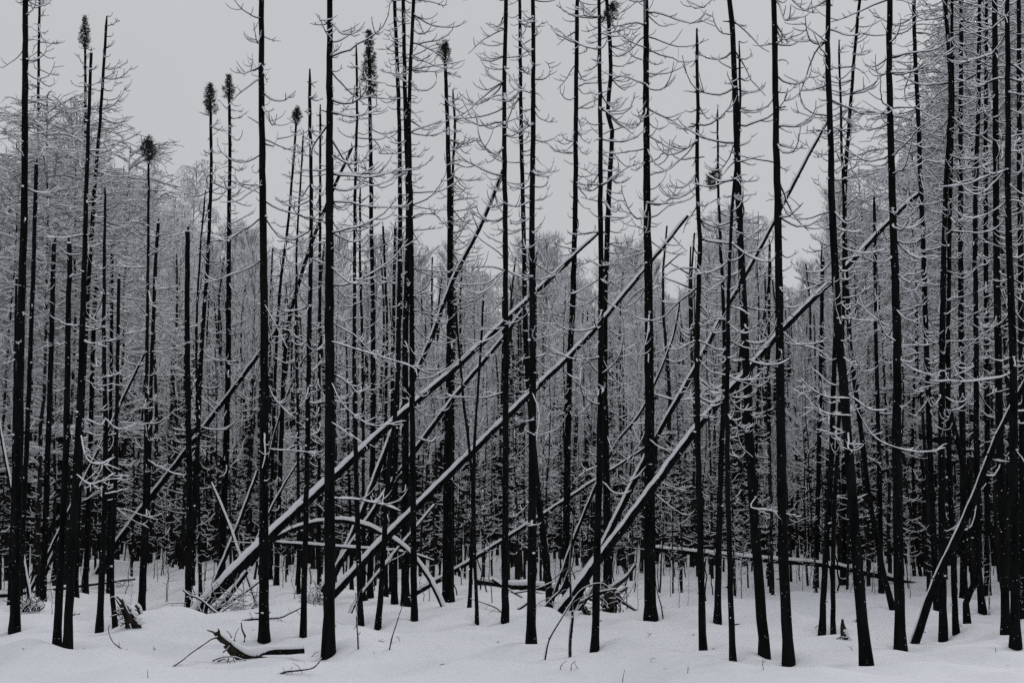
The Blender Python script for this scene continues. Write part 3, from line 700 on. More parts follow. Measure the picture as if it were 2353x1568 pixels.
# brush round the foot of the longest log
Yb = 37.2
r_ = empty('brush_pile', hit(490, 1420)); tag(r_, 'tangle of snowy twigs round the foot of the longest leaning log', 'brush')
mb = MB()
for q in range(75):
    x0, y0 = 425 + 165 * rng.random(), 1428 - 70 * rng.random()
    L = 25 + 55 * rng.random(); a = rng.random() * 3.1
    ln = [(x0, y0)]
    for t in range(4): a += rng.normal(0, 0.3); ln.append((ln[-1][0] + math.cos(a) * L / 4, min(1432, ln[-1][1] - math.sin(a) * L / 4 + 3)))
    stick(mb, ln, 2.2, 1.1, Yb + rng.random() * 0.9, Yb + rng.random() * 1.2, 0.8, rng, k=5, step=0.06)
mb.build('twigs', [M_CHAR, M_SNOW], r_)
for ln, w0, w1, yo, sn in (([(420,1354),(435,1366),(460,1376),(500,1408),(560,1436),(600,1440)], 4, 6, 0, 0.9), ([(465,1423),(500,1417),(545,1424),(595,1436)], 8, 8, 0, 0.9), ([(472,1443),(500,1436),(530,1430)], 7, 5, -0.8, 0.9),
                          ([(470,1418),(474,1390),(486,1372)], 12, 8, 0.2, 0.4), ([(500,1398),(560,1362),(595,1336)], 6, 4, 1.5, 0.8), ([(490,1412),(540,1350),(568,1312)], 12, 9, 1.6, 0.9), ([(486,1402),(520,1372),(540,1350)], 13, 9, 1.9, 0.6),
                          ([(545,1424),(575,1400),(590,1380)], 4, 2, -0.1, 0.8), ([(500,1412),(530,1390),(552,1382)], 4, 2, -0.2, 0.9), ([(520,1430),(560,1418),(600,1410),(640,1398)], 5, 3, 0.1, 0.9), ([(495,1372),(486,1340),(492,1320)], 3, 1.5, 0.4, 0.3)):
    mb = MB(); stick(mb, ln, w0, w1, Yb + yo, None, sn, rng); mb.build('branch', [M_CHAR, M_SNOW], r_)

# bristly root end under the log between the left thick trunks
Yq = 37.4
r_ = empty('bristly_root_end', hit(705, 1430)); tag(r_, 'bristly snow-dusted root end of a log behind the slender wavy trunk', 'root plate', 'upturned roots and stumps')
mb = MB(); stick(mb, [(690,1440),(715,1412),(742,1385)], 30, 40, Yq, Yq + 0.5, 0, rng, k=12); mb.build('root_mass', [M_ROOT], r_)
mb = MB()
for q in range(150):
    t = rng.random(); c = at(690 + 52 * t, 1408 - 45 * t + 22 * rng.normal() * 0.6, Yq - 0.1 + 0.25 * rng.normal())
    d = nrm(rng.normal(0, 1, 3) + [-0.5, -0.6, -0.1 + 0.8 * (rng.random() < 0.5)]); L = 0.1 + 0.2 * rng.random()
    Q = np.array([c, c + d * L * 0.5 + [0, 0, 0.03], c + d * L - [0, 0, 0.05]])
    mb.tube(Q, [0.006, 0.005, 0.003], 4, 0)
    if rng.random() < 0.6: snow_ridge(mb, Q, np.array([0.006, 0.005, 0.003]), 0.012, rng)
mb.build('rootlets', [M_ROOT, M_SNOW], r_)
mb = MB()
for q in range(16):
    c = at(700 + 42 * rng.random(), 1392 - 22 * rng.random(), Yq - 0.1 + 0.3 * rng.random()); mb.blob(c, 0.07, 0.09, 0.035, 0, rng, 7, 0.3)
mb.build('snow_cover', [M_SNOW], r_)

# upturned stump at lower left
p = hit(298, 1440); Ys = p[1]
r_ = empty('uprooted_stump', p); tag(r_, 'upturned earthy stump with snowy root prongs at lower left', 'stump', 'upturned roots and stumps')
mb = MB(); stick(mb, [(308,1446),(300,1420),(288,1400),(274,1380),(266,1370)], 40, 6, Ys, Ys - 0.1, 0, rng, k=12, step=0.05)
stick(mb, [(296,1410),(287,1392),(281,1374)], 12, 4, Ys - 0.1, None, 0.3, rng); stick(mb, [(300,1430),(320,1425),(328,1430)], 20, 8, Ys, None, 0, rng)
stick(mb, [(322,1410),(318,1396),(312,1388)], 12, 8, Ys + 0.2, None, 0.8, rng)
mb.build('root_mass', [M_ROOT, M_SNOW], r_)
mb = MB()
for ln in ([(282,1410),(265,1412),(252,1416)], [(276,1388),(262,1370),(253,1374)], [(296,1432),(302,1446),(306,1452)], [(286,1430),(276,1438)], [(284,1398),(270,1400),(262,1404)], [(306,1412),(314,1420)]): stick(mb, ln, 4, 1.8, Ys - 0.15, None, 0.9, rng, step=0.05)
for q in range(40):
    c = at(290 + 12 * rng.normal(), 1418 + 12 * rng.normal(), Ys - 0.2 + 0.1 * rng.random()); mb.tube(np.array([c, c + rng.normal(0, 0.06, 3)]), [0.012, 0.004], 4, 0)
mb.build('rootlets', [M_ROOT, M_SNOW], r_)
mb = MB()
for (x, y, a, b2) in [(306,1408,0.09,0.05),(316,1420,0.10,0.06),(300,1396,0.05,0.03),(324,1428,0.1,0.05),(296,1384,0.03,0.02),(283,1400,0.05,0.03),(292,1424,0.05,0.03),(310,1440,0.08,0.04)]: mb.blob(at(x, y, Ys - 0.03), a, a, b2, 0, rng, 9, 0.12)
mb.build('snow_cover', [M_SNOW], r_)
p = hit(66, 1402)
r_ = empty('brush_pile', p); tag(r_, 'dark snow-capped brush heap beside the thick trunk at far left', 'brush')
mb = MB()
for q in range(40):
    x0 = 50 + 40 * rng.random(); ln = [(x0, 1404), (x0 + 10 * rng.normal(), 1392 - 6 * rng.random()), (x0 + 18 * rng.normal(), 1384 - 16 * rng.random())]
    stick(mb, ln, 4, 2, p[1] + 0.3 * rng.normal(), None, 0.5, rng, k=5)
mb.build('twigs', [M_CHAR, M_SNOW], r_)
mb = MB()
for q in range(7): mb.blob(at(54 + 36 * rng.random(), 1392 - 9 * rng.random(), p[1]), 0.12, 0.14, 0.06, 0, rng, 9)
mb.build('snow_cover', [M_SNOW], r_)

# root plates by the twisted pair
Yp = 40.0
r_ = empty('root_plate', at(1400, 1400, Yp)); tag(r_, 'dark root plate with snowy arms right of the twisted pair', 'root plate', 'upturned roots and stumps')
mb = MB()
for q in range(26): mb.blob(at(1398 + 13 * rng.normal(), 1366 + 11 * rng.normal(), Yp + 0.1 * rng.normal()), 0.07 + 0.06 * rng.random(), 0.1, 0.07 + 0.05 * rng.random(), 0, rng, 8, 0.3)
stick(mb, [(1399,1362),(1402,1384),(1400,1404)], 44, 34, Yp + 0.15, None, 0, rng, k=12)
mb.build('root_mass', [M_ROOT], r_)
for ln, w0, w1, sn in (([(1392,1362),(1415,1344),(1440,1324),(1460,1296)], 15, 6, 0.8), ([(1410,1368),(1440,1388),(1468,1406)], 10, 6, 0.3), ([(1400,1366),(1365,1377),(1336,1365)], 12, 6, 0.7), ([(1395,1362),(1362,1352),(1342,1318)], 11, 7, 0.5),
                      ([(1412,1366),(1430,1356),(1442,1348)], 10, 4, 0.9), ([(1412,1372),(1424,1392),(1424,1408)], 7, 4, 0.2), ([(1405,1375),(1412,1395),(1409,1408)], 5, 2, 0.2)):
    mb = MB(); stick(mb, ln, w0, w1, Yp - 0.1, Yp - 0.2, sn, rng, step=0.06); mb.build('root', [M_ROOT, M_SNOW], r_)
mb = MB()
for ln in ([(1388,1392),(1388,1415),(1384,1428)], [(1404,1400),(1408,1422)], [(1431,1400),(1434,1418),(1437,1433)], [(1428,1372),(1431,1390)], [(1411,1395),(1406,1405),(1412,1409)]): stick(mb, ln, 2.2, 1.2, Yp - 0.15, None, 0, rng, k=5)
mb.build('rootlets', [M_ROOT], r_)
Yp = 36.6
r_ = empty('root_plate', at(1348, 1440, Yp)); tag(r_, 'earthy root plate with hanging rootlets behind the front stem of the twisted pair', 'root plate', 'upturned roots and stumps')
mb = MB()
for q in range(22): mb.blob(at(1352 + 8 * rng.normal(), 1420 + 11 * rng.normal(), Yp + 0.08 * rng.normal()), 0.05 + 0.05 * rng.random(), 0.09, 0.06 + 0.05 * rng.random(), 0, rng, 8, 0.3)
mb.build('root_mass', [M_ROOT], r_)
for ln, w0, w1, sn in (([(1350,1424),(1322,1432),(1281,1446)], 8, 5, 0.9), ([(1352,1425),(1330,1416),(1314,1410)], 8, 5, 0.7), ([(1345,1420),(1330,1434),(1320,1452)], 5, 4, 0.5), ([(1348,1405),(1340,1392),(1344,1376)], 4, 2, 0.5), ([(1360,1425),(1376,1430),(1390,1434)], 5, 2, 0.6), ([(1362,1425),(1375,1440),(1380,1458)], 3, 1.5, 0.4), ([(1340,1425),(1330,1412),(1322,1412)], 4, 2, 0.7)):
    mb = MB(); stick(mb, ln, w0, w1, Yp - 0.1, Yp - 0.15, sn, rng, step=0.06); mb.build('root', [M_ROOT, M_SNOW], r_)
mb = MB()
for ln in ([(1340,1434),(1336,1448),(1338,1460)], [(1378,1436),(1384,1446)], [(1370,1430),(1382,1428)], [(1346,1436),(1344,1450)], [(1352,1440),(1354,1452)], [(1380,1445),(1376,1466)]): stick(mb, ln, 2, 1, Yp - 0.12, None, 0, rng, k=5)
mb.build('rootlets', [M_ROOT], r_)
Yt = 37.6
r_ = empty('brush_pile', hit(1330, 1420)); tag(r_, 'tangle of snowy sticks round the root plates of the twisted pair', 'brush')
for ln, w0, w1, sn in (([(1130,1330),(1165,1352),(1200,1372)], 7, 3, 0.9), ([(1236,1420),(1262,1382),(1290,1352),(1306,1310)], 8, 4, 0.8), ([(1290,1440),(1330,1398),(1362,1350)], 14, 9, 0.9), ([(1300,1402),(1340,1330),(1356,1290)], 6, 4, 0.6), ([(1330,1385),(1372,1362),(1416,1352)], 6, 4, 0.9),
                      ([(1320,1420),(1352,1404),(1390,1398)], 5, 3, 0.8), ([(1420,1392),(1452,1350),(1466,1310)], 3, 2, 0.5), ([(1180,1362),(1230,1352),(1270,1336)], 4, 3, 0.9), ([(1190,1400),(1212,1384),(1226,1360)], 6, 3, 0.8), ([(1296,1330),(1322,1312),(1350,1306),(1376,1312)], 3, 2, 0.9)):
    mb = MB(); stick(mb, ln, w0, w1, Yt + 0.8 * rng.random(), Yt + 0.8 * rng.random(), sn, rng, step=0.06); mb.build('branch', [M_CHAR, M_SNOW], r_)
mb = MB()
for q in range(60):
    x0, y0 = 1250 + 190 * rng.random(), 1425 - 70 * rng.random(); L = 15 + 35 * rng.random(); a = rng.random() * 3.1; ln = [(x0, y0)]
    for t in range(4): a += rng.normal(0, 0.35); ln.append((ln[-1][0] + math.cos(a) * L / 4, min(1430, ln[-1][1] - math.sin(a) * L / 4 + 2)))
    stick(mb, ln, 2.0, 1.0, Yt + rng.random(), Yt + rng.random(), 0.8, rng, k=5, step=0.06)
mb.build('twigs', [M_CHAR, M_SNOW], r_)
# broken stump at right
p = hit(1943, 1468)
r_ = empty('broken_stump', p); tag(r_, 'small pointed snow-dusted stump left of the bent-foot trunk', 'stump', 'upturned roots and stumps')
mb = MB(); stick(mb, [(1942,1476),(1940,1455),(1936,1438),(1935,1421)], 26, 5, p[1], None, 0, rng, k=10, step=0.05); stick(mb, [(1945,1465),(1930,1462),(1921,1466)], 5, 2, p[1] - 0.15, None, 0.4, rng); mb.build('wood', [M_ROOT, M_SNOW], r_)
mb = MB()
for (x, y) in [(1948,1460),(1952,1466),(1943,1448),(1946,1454),(1936,1464)]: mb.blob(at(x, y, p[1] - 0.07), 0.05, 0.05, 0.03, 0, rng, 8, 0.2)
mb.build('snow_cover', [M_SNOW], r_)

# stems and saplings in front
G_SAP = 'bare stems standing in the snow'
def sap(label, main, w, twigs=(), sn=0.3, name='bare_sapling'):
    Y = hit(*main[0])[1]
    main = [(main[0][0], main[0][1] + 6)] + list(main[1:])
    twiggy(name, label, 'sapling', main, w, Y, list(twigs), G_SAP, sn, max(1.2, w * 0.4))
sap('thin sapling arching over to the twisted pair by the root plates', [(1250,1515),(1261,1469),(1288,1422),(1308,1390),(1334,1355),(1365,1340),(1387,1340),(1394,1345)], 5, [[(1308,1390),(1330,1374),(1342,1370)], [(1261,1469),(1260,1462)]], 0.8)
sap('crooked thin stem left of the twisted pair, forward of the root plates', [(1309,1509),(1310,1463),(1315,1412),(1312,1371),(1309,1310),(1312,1250),(1318,1185)], 9, [[(1311,1300),(1296,1310),(1270,1330)], [(1312,1280),(1330,1262),(1352,1255)]], 0.15)
sap('knobbly stick leaning on the thick straight trunk right of centre', [(1524,1420),(1519,1391),(1511,1363),(1504,1320)], 4, [[(1519,1391),(1526,1394)], [(1512,1370),(1519,1368)]])
sap('forked thin stem in front of the slim spurred trunk', [(824,1494),(822,1460),(820,1434),(817,1360)], 5, [[(820,1434),(812,1444)], [(819,1390),(826,1360),(830,1352)], [(822,1460),(828,1450)]])
sap('slanting bare stick right of the forked thin stem', [(893,1491),(900,1464),(908,1439),(918,1408),(926,1386)], 4, [[(897,1478),(904,1474)]])
sap('thin upright stem near the hooked-foot trunk at right', [(2273,1413),(2272,1360),(2275,1294),(2270,1230)], 5)
sap('curved twig beside a small snow hump at lower left', [(291,1491),(275,1486),(260,1474),(251,1456),(249,1440)], 4, [[(249,1440),(253,1432)], [(273,1484),(274,1474)], [(291,1490),(292,1496)]])
sap('twig bending down to the snow left of the near centre trunk', [(1166,1412),(1140,1396),(1110,1384),(1080,1374)], 4, [[(1140,1396),(1125,1404)], [(1160,1410),(1150,1440)], [(1163,1412),(1172,1436)], [(1120,1390),(1112,1402)]], 0.9)
G_ST = 'dry stalks poking from the snow'
def stalk(label, main, twigs=()):
    Y = hit(*main[0])[1]
    main = [(main[0][0], main[0][1] + 4)] + list(main[1:])
    twiggy('dry_stalk', label, 'stalk', main, 2.0, Y, list(twigs), G_ST, 0, 1.1)
stalk('bent dry stalk near the bottom edge, left of the drooping stalk', [(1287,1544),(1288,1528),(1296,1520),(1303,1516)], [[(1288,1530),(1293,1526)]])
stalk('drooping forked dry stalk below the crooked thin stem', [(1312,1539),(1312,1526),(1318,1519),(1324,1530),(1328,1536)], [[(1318,1519),(1324,1517)], [(1325,1531),(1320,1537)]])
stalk('hook-shaped dry stalk on open snow right of centre', [(1496,1524),(1495,1514),(1499,1510),(1506,1511)])
stalk('upright dry stalk cut by the bottom edge at centre right', [(1429,1566),(1432,1550),(1435,1537)])
stalk('upright dry stalk beside a small hollow in the snow', [(1579,1548),(1580,1536),(1581,1527)], [[(1580,1538),(1583,1534)]])
stalk('tiny dry stalk at the lower left snow', [(340,1557),(339,1546),(339,1537)])
stalk('tiny dry stalk right of the nearest trunk on the snow', [(858,1506),(859,1500),(859,1494)])
stalk('tiny dry stalk near the right edge on the snow', [(2289,1500),(2287,1492),(2286,1486)])

for q in range(34):
    px = 40 + 2280 * (q + rng.random()) / 34; py = 1440 + 118 * rng.random(); p = hit(px, py, ground); z0 = float(ground(p[0], p[1]))
    mb = MB(); a = rng.random() * 6.283; L = 0.05 + 0.16 * rng.random(); c = np.array([p[0], p[1], z0 - 0.03])
    Q = bpath(rng, c, a, L + 0.03, 1.2 - 0.9 * rng.random(), 0.6 * rng.normal(), 5, 1.0, 0.2); mb.tube(Q, np.linspace(0.006, 0.003, 5), 4, 0)
    for t in range(2): mb.tube(bpath(rng, Q[2 + t], rng.random() * 6.283, L * 0.35, 0.6, 0.4, 3), np.linspace(0.004, 0.002, 3), 3, 0)
    o = mb.build('twig_end', [M_ROOT]); o['label'] = 'tiny dark twig end poking out of the foreground snow'; o['category'] = 'twig'; o['group'] = 'twig ends poking out of the snow'

# ------------------------------------------------------------------ the wood behind: prototypes
TK = 3
def twig3(mb, P, r0, r1):
    mb.tube(P, np.linspace(r0, r1, len(P)), TK, 0, cap=False, smooth=False, start=90, flat=1.0 if TK == 3 else 1.35)
def grow_tree(seed, H, kind, thick=1.0, dens=1.0):
    global TK
    TK = 3 if kind in ('broad', 'birch') else 4
    rng = np.random.default_rng(seed)
    n = 16; z = np.linspace(0, H, n)
    P = np.stack([np.cumsum(rng.normal(0, 0.035, n)) * 1.1, np.cumsum(rng.normal(0, 0.035, n)) * 1.1, z], -1); P[:, :2] -= P[0, :2]
    if kind == 'sprout': P[:, :2] *= 1.8
    r0 = {'broad': 0.085, 'birch': 0.085, 'pole': 0.08, 'stem': 0.075, 'sapling': 0.028, 'sprout': 0.026, 'laden': 0.08}[kind]
    rad = r0 * (1 - 0.88 * (z / H) ** 0.9)
    P2 = np.vstack([P[0] - [0, 0, 0.6], P]); tr = MB(); tr.tube(P2, np.concatenate([[r0 * 1.05], rad]), 7, 0, ref=(0, 1, 0))
    cr = MB()
    nprim = int({'broad': 46, 'birch': 48, 'pole': 60, 'stem': 26, 'sapling': 16, 'sprout': 7, 'laden': 64}[kind] * dens)
    lo = {'broad': 0.48, 'birch': 0.44, 'pole': 0.16, 'stem': 0.3, 'sapling': 0.25, 'sprout': 0.25, 'laden': 0.22}[kind]
    for q in range(nprim):
        t = lo + (0.985 - lo) * ((q + rng.random()) / nprim) ** (0.8 if kind not in ('pole', 'stem') else 1)
        c = np.array([np.interp(t * H, z, P[:, w]) for w in range(3)])
        a = q * 2.4 + rng.normal(0, 0.4)
        if kind in ('pole', 'stem'):
            L = (0.25 + 1.3 * rng.random() ** 1.5) * min(1, 0.3 + 3.5 * (1 - t)); a = rng.random() * 6.283; c = c + [0, 0, 0.35 * rng.normal()]; B = bpath(rng, c, a, L, -0.4 + 0.2 * rng.normal(), 0.6 + 0.4 * rng.normal(), 7, 1.8)
            twig3(cr, B, 0.019 * thick, 0.009 * thick)
            for w in range(3):
                i = rng.integers(2, 5); twig3(cr, bpath(rng, B[i], a + rng.choice([-1, 1]) * (0.6 + 0.5 * rng.random()), L * 0.4, 0, 0.6, 4, 1.2), 0.012 * thick, 0.006 * thick)
            continue
        if kind in ('sapling', 'sprout'):
            L = (0.35 + 0.6 * rng.random()) * (1.1 - 0.6 * t) * H / 5; B = bpath(rng, c, a, L, 0.2 + 0.3 * rng.normal(), 0.5 + 0.3 * rng.normal(), 5, 1)
            twig3(cr, B, 0.017 * thick, 0.009 * thick)
            for w in range(2):
                i = rng.integers(1, 5); twig3(cr, bpath(rng, B[i], a + rng.normal(0, 1.0), L * 0.45, 0.2 + 0.4 * rng.normal(), 0.4, 4, 1.0), 0.010 * thick, 0.005 * thick)
            continue
        prof = 0.12 + 0.95 * (1 - t) ** 0.75 if kind != 'laden' else math.sin(math.pi * min(1, 0.18 + 0.85 * (1 - t))) ** 0.8
        L = (0.5 + 2.1 * prof) * (0.7 + 0.5 * rng.random()) * H / 15
        dead = t < 0.56 and rng.random() < 0.5
        if dead: L *= 0.55
        if kind == 'birch': e0, e1 = 0.75 + 0.2 * rng.normal(), -0.1 + 0.3 * rng.normal()
        elif kind == 'laden': e0, e1 = 0.45 + 0.25 * rng.normal(), -0.15 + 0.35 * rng.normal()
        else: e0, e1 = 0.75 + 0.2 * rng.normal(), 1.05 + 0.2 * rng.normal()
        if dead: e0, e1 = 0.1 + 0.25 * rng.normal(), 0.15 + 0.3 * rng.normal()
        B = bpath(rng, c, a, L, e0, e1, 7, 1.0)
        twig3(cr, B, (0.022 + 0.009 * L) * thick, 0.011 * thick)
        ns = 4 if dead else 9
        for w in range(ns):
            s = 0.2 + 0.8 * (w + rng.random()) / ns; i = int(min(6, s * 6)); L2 = L * (0.5 - 0.22 * s) * (0.6 + 0.7 * rng.random()) + 0.1
            d2 = {'birch': (0.35, -0.75), 'laden': (0.2, -0.25), 'broad': (0.65, 0.95)}[kind]
            if dead: d2 = (0.1, 0.2)
            C = bpath(rng, B[i], a + rng.choice([-1, 1]) * (0.35 + 0.6 * rng.random()), L2, d2[0] + 0.3 * rng.normal(), d2[1] + 0.3 * rng.normal(), 5, 1.0, 0.14)
            twig3(cr, C, 0.016 * thick, 0.009 * thick)
            for v in range(4):
                i2 = rng.integers(1, 5); L3 = (0.14 + 0.28 * rng.random()) * H / 15 * 1.1
                e3 = {'birch': (-0.1, -0.9), 'laden': (0.1, -0.1), 'broad': (0.5, 0.9)}[kind]
                D = bpath(rng, C[i2], rng.random() * 6.283, L3, e3[0] + 0.4 * rng.normal(), e3[1] + 0.4 * rng.normal(), 3, 1.0, 0.15)
                twig3(cr, D, 0.012 * thick, 0.006 * thick)
    return tr, cr
PROTO = {}
for kind, H, cnt, tk, mt in (('broad', 15, 4, 1.15, M_FROST), ('birch', 15, 3, 1.1, M_FROST), ('pole', 13, 4, 1.2, M_TWIG), ('stem', 12, 3, 1.1, M_TWIG), ('sapling', 5, 4, 1.25, M_TWIG), ('sprout', 4, 4, 1.0, M_TWIG), ('laden', 14, 3, 1.0, M_FROST)):
    PROTO[kind] = []
    for q in range(cnt):
        tr, cr = grow_tree(hash((kind == 'broad', kind == 'birch', kind == 'pole', kind == 'laden')) % 97 * 0 + {'broad': 10, 'birch': 20, 'pole': 30, 'stem': 60, 'sapling': 40, 'sprout': 70, 'laden': 50}[kind] + q, H, kind, tk)
        PROTO[kind].append((tr.mesh('trunk', [M_BARK]), cr.mesh('crown', [mt]), H, tr, cr, mt))

SKYLINE = [(-300,330),(0,320),(60,290),(120,240),(180,260),(290,320),(330,400),(380,440),(430,375),(470,470),(560,480),(640,530),(800,540),(900,545),(980,565),(1060,610),(1150,600),(1210,560),(1260,530),(1320,560),(1400,560),(1480,570),(1540,690),(1590,520),(1650,480),(1690,500),(1740,470),(1800,560),(1860,560),(1900,450),(1960,440),(2020,370),(2080,380),(2120,250),(2160,80),(2230,-40),(2352,-120),(2700,-200)]
def sky_y(px): return float(np.interp(px, [s[0] for s in SKYLINE], [s[1] for s in SKYLINE]))
def px_of(x, y): return CX + FPX * x / (y * CT + 0.0)
def place(kind, x, y, h, rz, name, label, cat, group, rng):
    if y < 58 and 185 < px_of(x, y) < 650 and kind != 'laden' and h > 2.6: return
    me_t, me_c, H, *_ = PROTO[kind][rng.integers(len(PROTO[kind]))]
    z = float(ground0(x, y))
    r_ = empty(name, (x, y, z)); tag(r_, label, cat, group)
    s = h / H
    r_.scale = (s * 0.5 + 0.5 * min(s, 1.15), s * 0.5 + 0.5 * min(s, 1.15), s); r_.rotation_euler = (rng.normal(0, 0.02), rng.normal(0, 0.02), rz)
    for nm, me in (('trunk', me_t), ('crown', me_c)):
        o = bpy.data.objects.new(nm, me); COL.objects.link(o); o.parent = r_
rb = np.random.default_rng(2024)
GB = 'trees of the dense wood behind'
cells = []
# jittered rows so that the wood closes without clumps
for row, Y in enumerate(np.linspace(50, 98, 15)):
    n = 16
    for q in range(n):
        x = ((q + 0.5 + rb.normal(0, 0.3)) / n - 0.5) * 0.72 * Y
        cells.append((x, Y + rb.normal(0, 1.2)))
for (x, y) in cells:
    px = px_of(x, y); full = (HORIZON - sky_y(px)) * y / FPX + CAM_H
    near = y < 64
    u = rb.random()
    edge = px < 310 or px > 2080
    if near and not edge:
        kind = 'pole' if u < 0.62 else 'broad'
        h = full * (0.35 + 0.45 * rb.random())
    else:
        kind = 'broad' if u < 0.5 else ('birch' if u < 0.78 else 'pole')
        h = full * (0.48 + 0.52 * rb.random())
    h = max(4.5, h)
    lab = {'broad': ('bare_tree', 'slim bare tree with upswept snowy twigs in the dense wood behind'), 'birch': ('frosted_birch', 'frosted birch with hanging white twigs in the dense wood behind'), 'pole': ('young_dead_conifer', 'young dead conifer with short snowy spurs in the dense wood behind')}[kind]
    place(kind, x, y, h, rb.random() * 6.28, lab[0], lab[1], 'tree', GB, rb)
for q in range(96):
    y = 48 + 16 * rb.random(); px = 2352 * (q + rb.random()) / 96; d = ray(px, 1000); x = d[0] / d[1] * y
    full = min((HORIZON - sky_y(px)) * y / FPX + CAM_H, 18)
    if q % 3 == 0: place('pole', x, y, max(5, full * (0.4 + 0.5 * rb.random())), rb.random() * 6.28, 'young_dead_conifer', 'young dead conifer with short snowy spurs in the dense wood behind', 'tree', GB, rb)
    else: place('stem', x, y, max(4.5, full * (0.35 + 0.6 * rb.random())), rb.random() * 6.28, 'thin_dark_tree', 'thin dark tree with few twigs in the dense wood behind', 'tree', GB, rb)
# undergrowth
for q in range(200):
    y = 50 + 40 * rb.random() ** 0.9; x = (rb.random() - 0.5) * 0.66 * y
    h = 1.6 + 4.2 * rb.random()
    place('sapling', x, y, h, rb.random() * 6.28, 'snowy_sapling', 'thin snowy sapling in the undergrowth between the trunks', 'sapling', 'undergrowth saplings', rb)
for q, px in enumerate([40, 120, 300, 385, 470, 560, 650, 715, 790, 985, 1130, 1440, 1465, 1540, 1560, 1580, 1690, 1705, 1845, 1870, 2010, 2090, 2140, 2265, 2345]):
    y = 38 + 10 * rb.random(); d = ray(px, 1380); x = d[0] / d[1] * y
    place('sapling', x, y, 0.9 + 1.5 * rb.random(), rb.random() * 6.28, 'snowy_sapling', 'short bare sapling on the snow among the front trunks', 'sapling', 'low saplings among the front trunks', rb)
for q in range(150):
    y = 43 + 28 * rb.random(); px = 2352 * (q + rb.random()) / 150; d = ray(px, 1300); x = d[0] / d[1] * y
    place('sprout', x, y, 1.2 + 3.2 * rb.random() ** 1.5, rb.random() * 6.28, 'crooked_sapling', 'thin dark crooked stem rising from the snow under the wood', 'sapling', 'undergrowth saplings', rb)
# snow-laden trees close behind the edge trunks, and the pale tops that stand out on the skyline
for (lab, px, Yd, top, kind) in [
    ('bushy snow-laden tree crown behind the forked trunk at left', 100, 47, 215, 'laden'), ('bushy snow-laden tree between the twin trunks and stump at left', 165, 50, 240, 'laden'),
    ('snow-laden tree at the left picture edge', -10, 46, 330, 'laden'), ('snow-laden tree right of the twin trunks at left', 262, 54, 330, 'laden'),
    ('tall pale frosted birch rising alone on the left skyline', 432, 110, 368, 'birch'), ('pale frosted birch top on the skyline right of the slim wavy trunk', 1652, 108, 470, 'birch'),
    ('pale frosted birch top behind the left-leaning near trunk', 1752, 104, 474, 'birch'), ('snow-laden tree right of the straight thick near trunk', 2120, 56, 240, 'laden'),
    ('snow-laden tree behind the hooked-foot trunk at right', 2225, 52, 30, 'laden'), ('snow-laden tree behind the thick trunks at the right edge', 2310, 50, -60, 'laden'), ('frosted birch left of the slanting trunk at right', 2000, 75, 380, 'birch')]:
    d = ray(px, 900); x = d[0] / d[1] * Yd
    place(kind, x, Yd, (HORIZON - top) * Yd / FPX + CAM_H, rb.random() * 6.28, 'snow_laden_tree' if kind == 'laden' else 'frosted_birch', lab, 'tree', 'pale trees standing out of the wood', rb)

# the far wood that reads as one mass: instanced on points
pc = bpy.data.collections.new('far_wood_sources')
for kind in ('broad', 'birch', 'sapling'):
    for (a, b2, H, tr, cr, mt) in PROTO[kind]:
        j = MB(); j.v = tr.v + cr.v; j.f = tr.f + [[q + tr.n for q in f] for f in cr.f]; j.m = tr.m + [1] * len(cr.m); j.s = tr.s + cr.s; j.n = tr.n + cr.n
        pc.objects.link(bpy.data.objects.new('far_tree_%02d' % len(pc.objects), j.mesh('far_tree', [M_BARK, mt])))
j = MB(); zz_ = np.linspace(-0.5, 11, 9); j.tube(np.stack([0.12 * np.sin(zz_ * 0.9), 0.1 * np.cos(zz_ * 0.7), zz_], -1), np.linspace(0.10, 0.03, 9), 5, 0, ref=(0, 1, 0))
rs_q = np.random.default_rng(3)
TK = 4
for q in range(6):
    c = np.array([0, 0, 1.0 + 9 * rs_q.random()]); c[:2] = 0.12 * math.sin(c[2] * 0.9), 0.1 * math.cos(c[2] * 0.7); B = bpath(rs_q, c, rs_q.random() * 6.28, 0.3 + 1.1 * rs_q.random(), -0.3 + 0.5 * rs_q.normal(), 0.3 + 0.5 * rs_q.normal(), 5)
    n0 = len(j.m); twig3(j, B, 0.03, 0.016); j.m[n0:] = [1] * (len(j.m) - n0)
pc.objects.link(bpy.data.objects.new('far_tree_%02d' % len(pc.objects), j.mesh('far_tree', [M_BARK, M_TWIG])))
pts, scl, rot = [], [], []
for q in range(900):
    y = 96 + 90 * rb.random(); x = (rb.random() - 0.5) * 0.8 * y
    px = px_of(x, y); h = ((HORIZON - max(sky_y(px), 150)) * min(y, 125) / FPX + CAM_H) * (0.42 + 0.62 * rb.random() ** 1.4)
    pts.append((x, y, float(ground0(x, y)))); s = h / 15; scl.append(s); rot.append(rb.random() * 6.28)
for q in range(1500):                                   # the wood goes on to both sides and behind
    y = 40 + 200 * rb.random(); sgn = -1 if q % 2 else 1
    x = sgn * (0.37 * y + 2 + 60 * rb.random() ** 1.3)
    pts.append((x, y, float(ground0(x, y)))); scl.append(0.75 + 0.6 * rb.random()); rot.append(rb.random() * 6.28)
for q in range(300):
    y = 186 + 60 * rb.random(); x = (rb.random() - 0.5) * 0.8 * y
    pts.append((x, y, float(ground0(x, y)))); scl.append(0.7 + 0.4 * rb.random()); rot.append(rb.random() * 6.28)
pick = [int(rb.integers(0, 7)) for _ in pts]
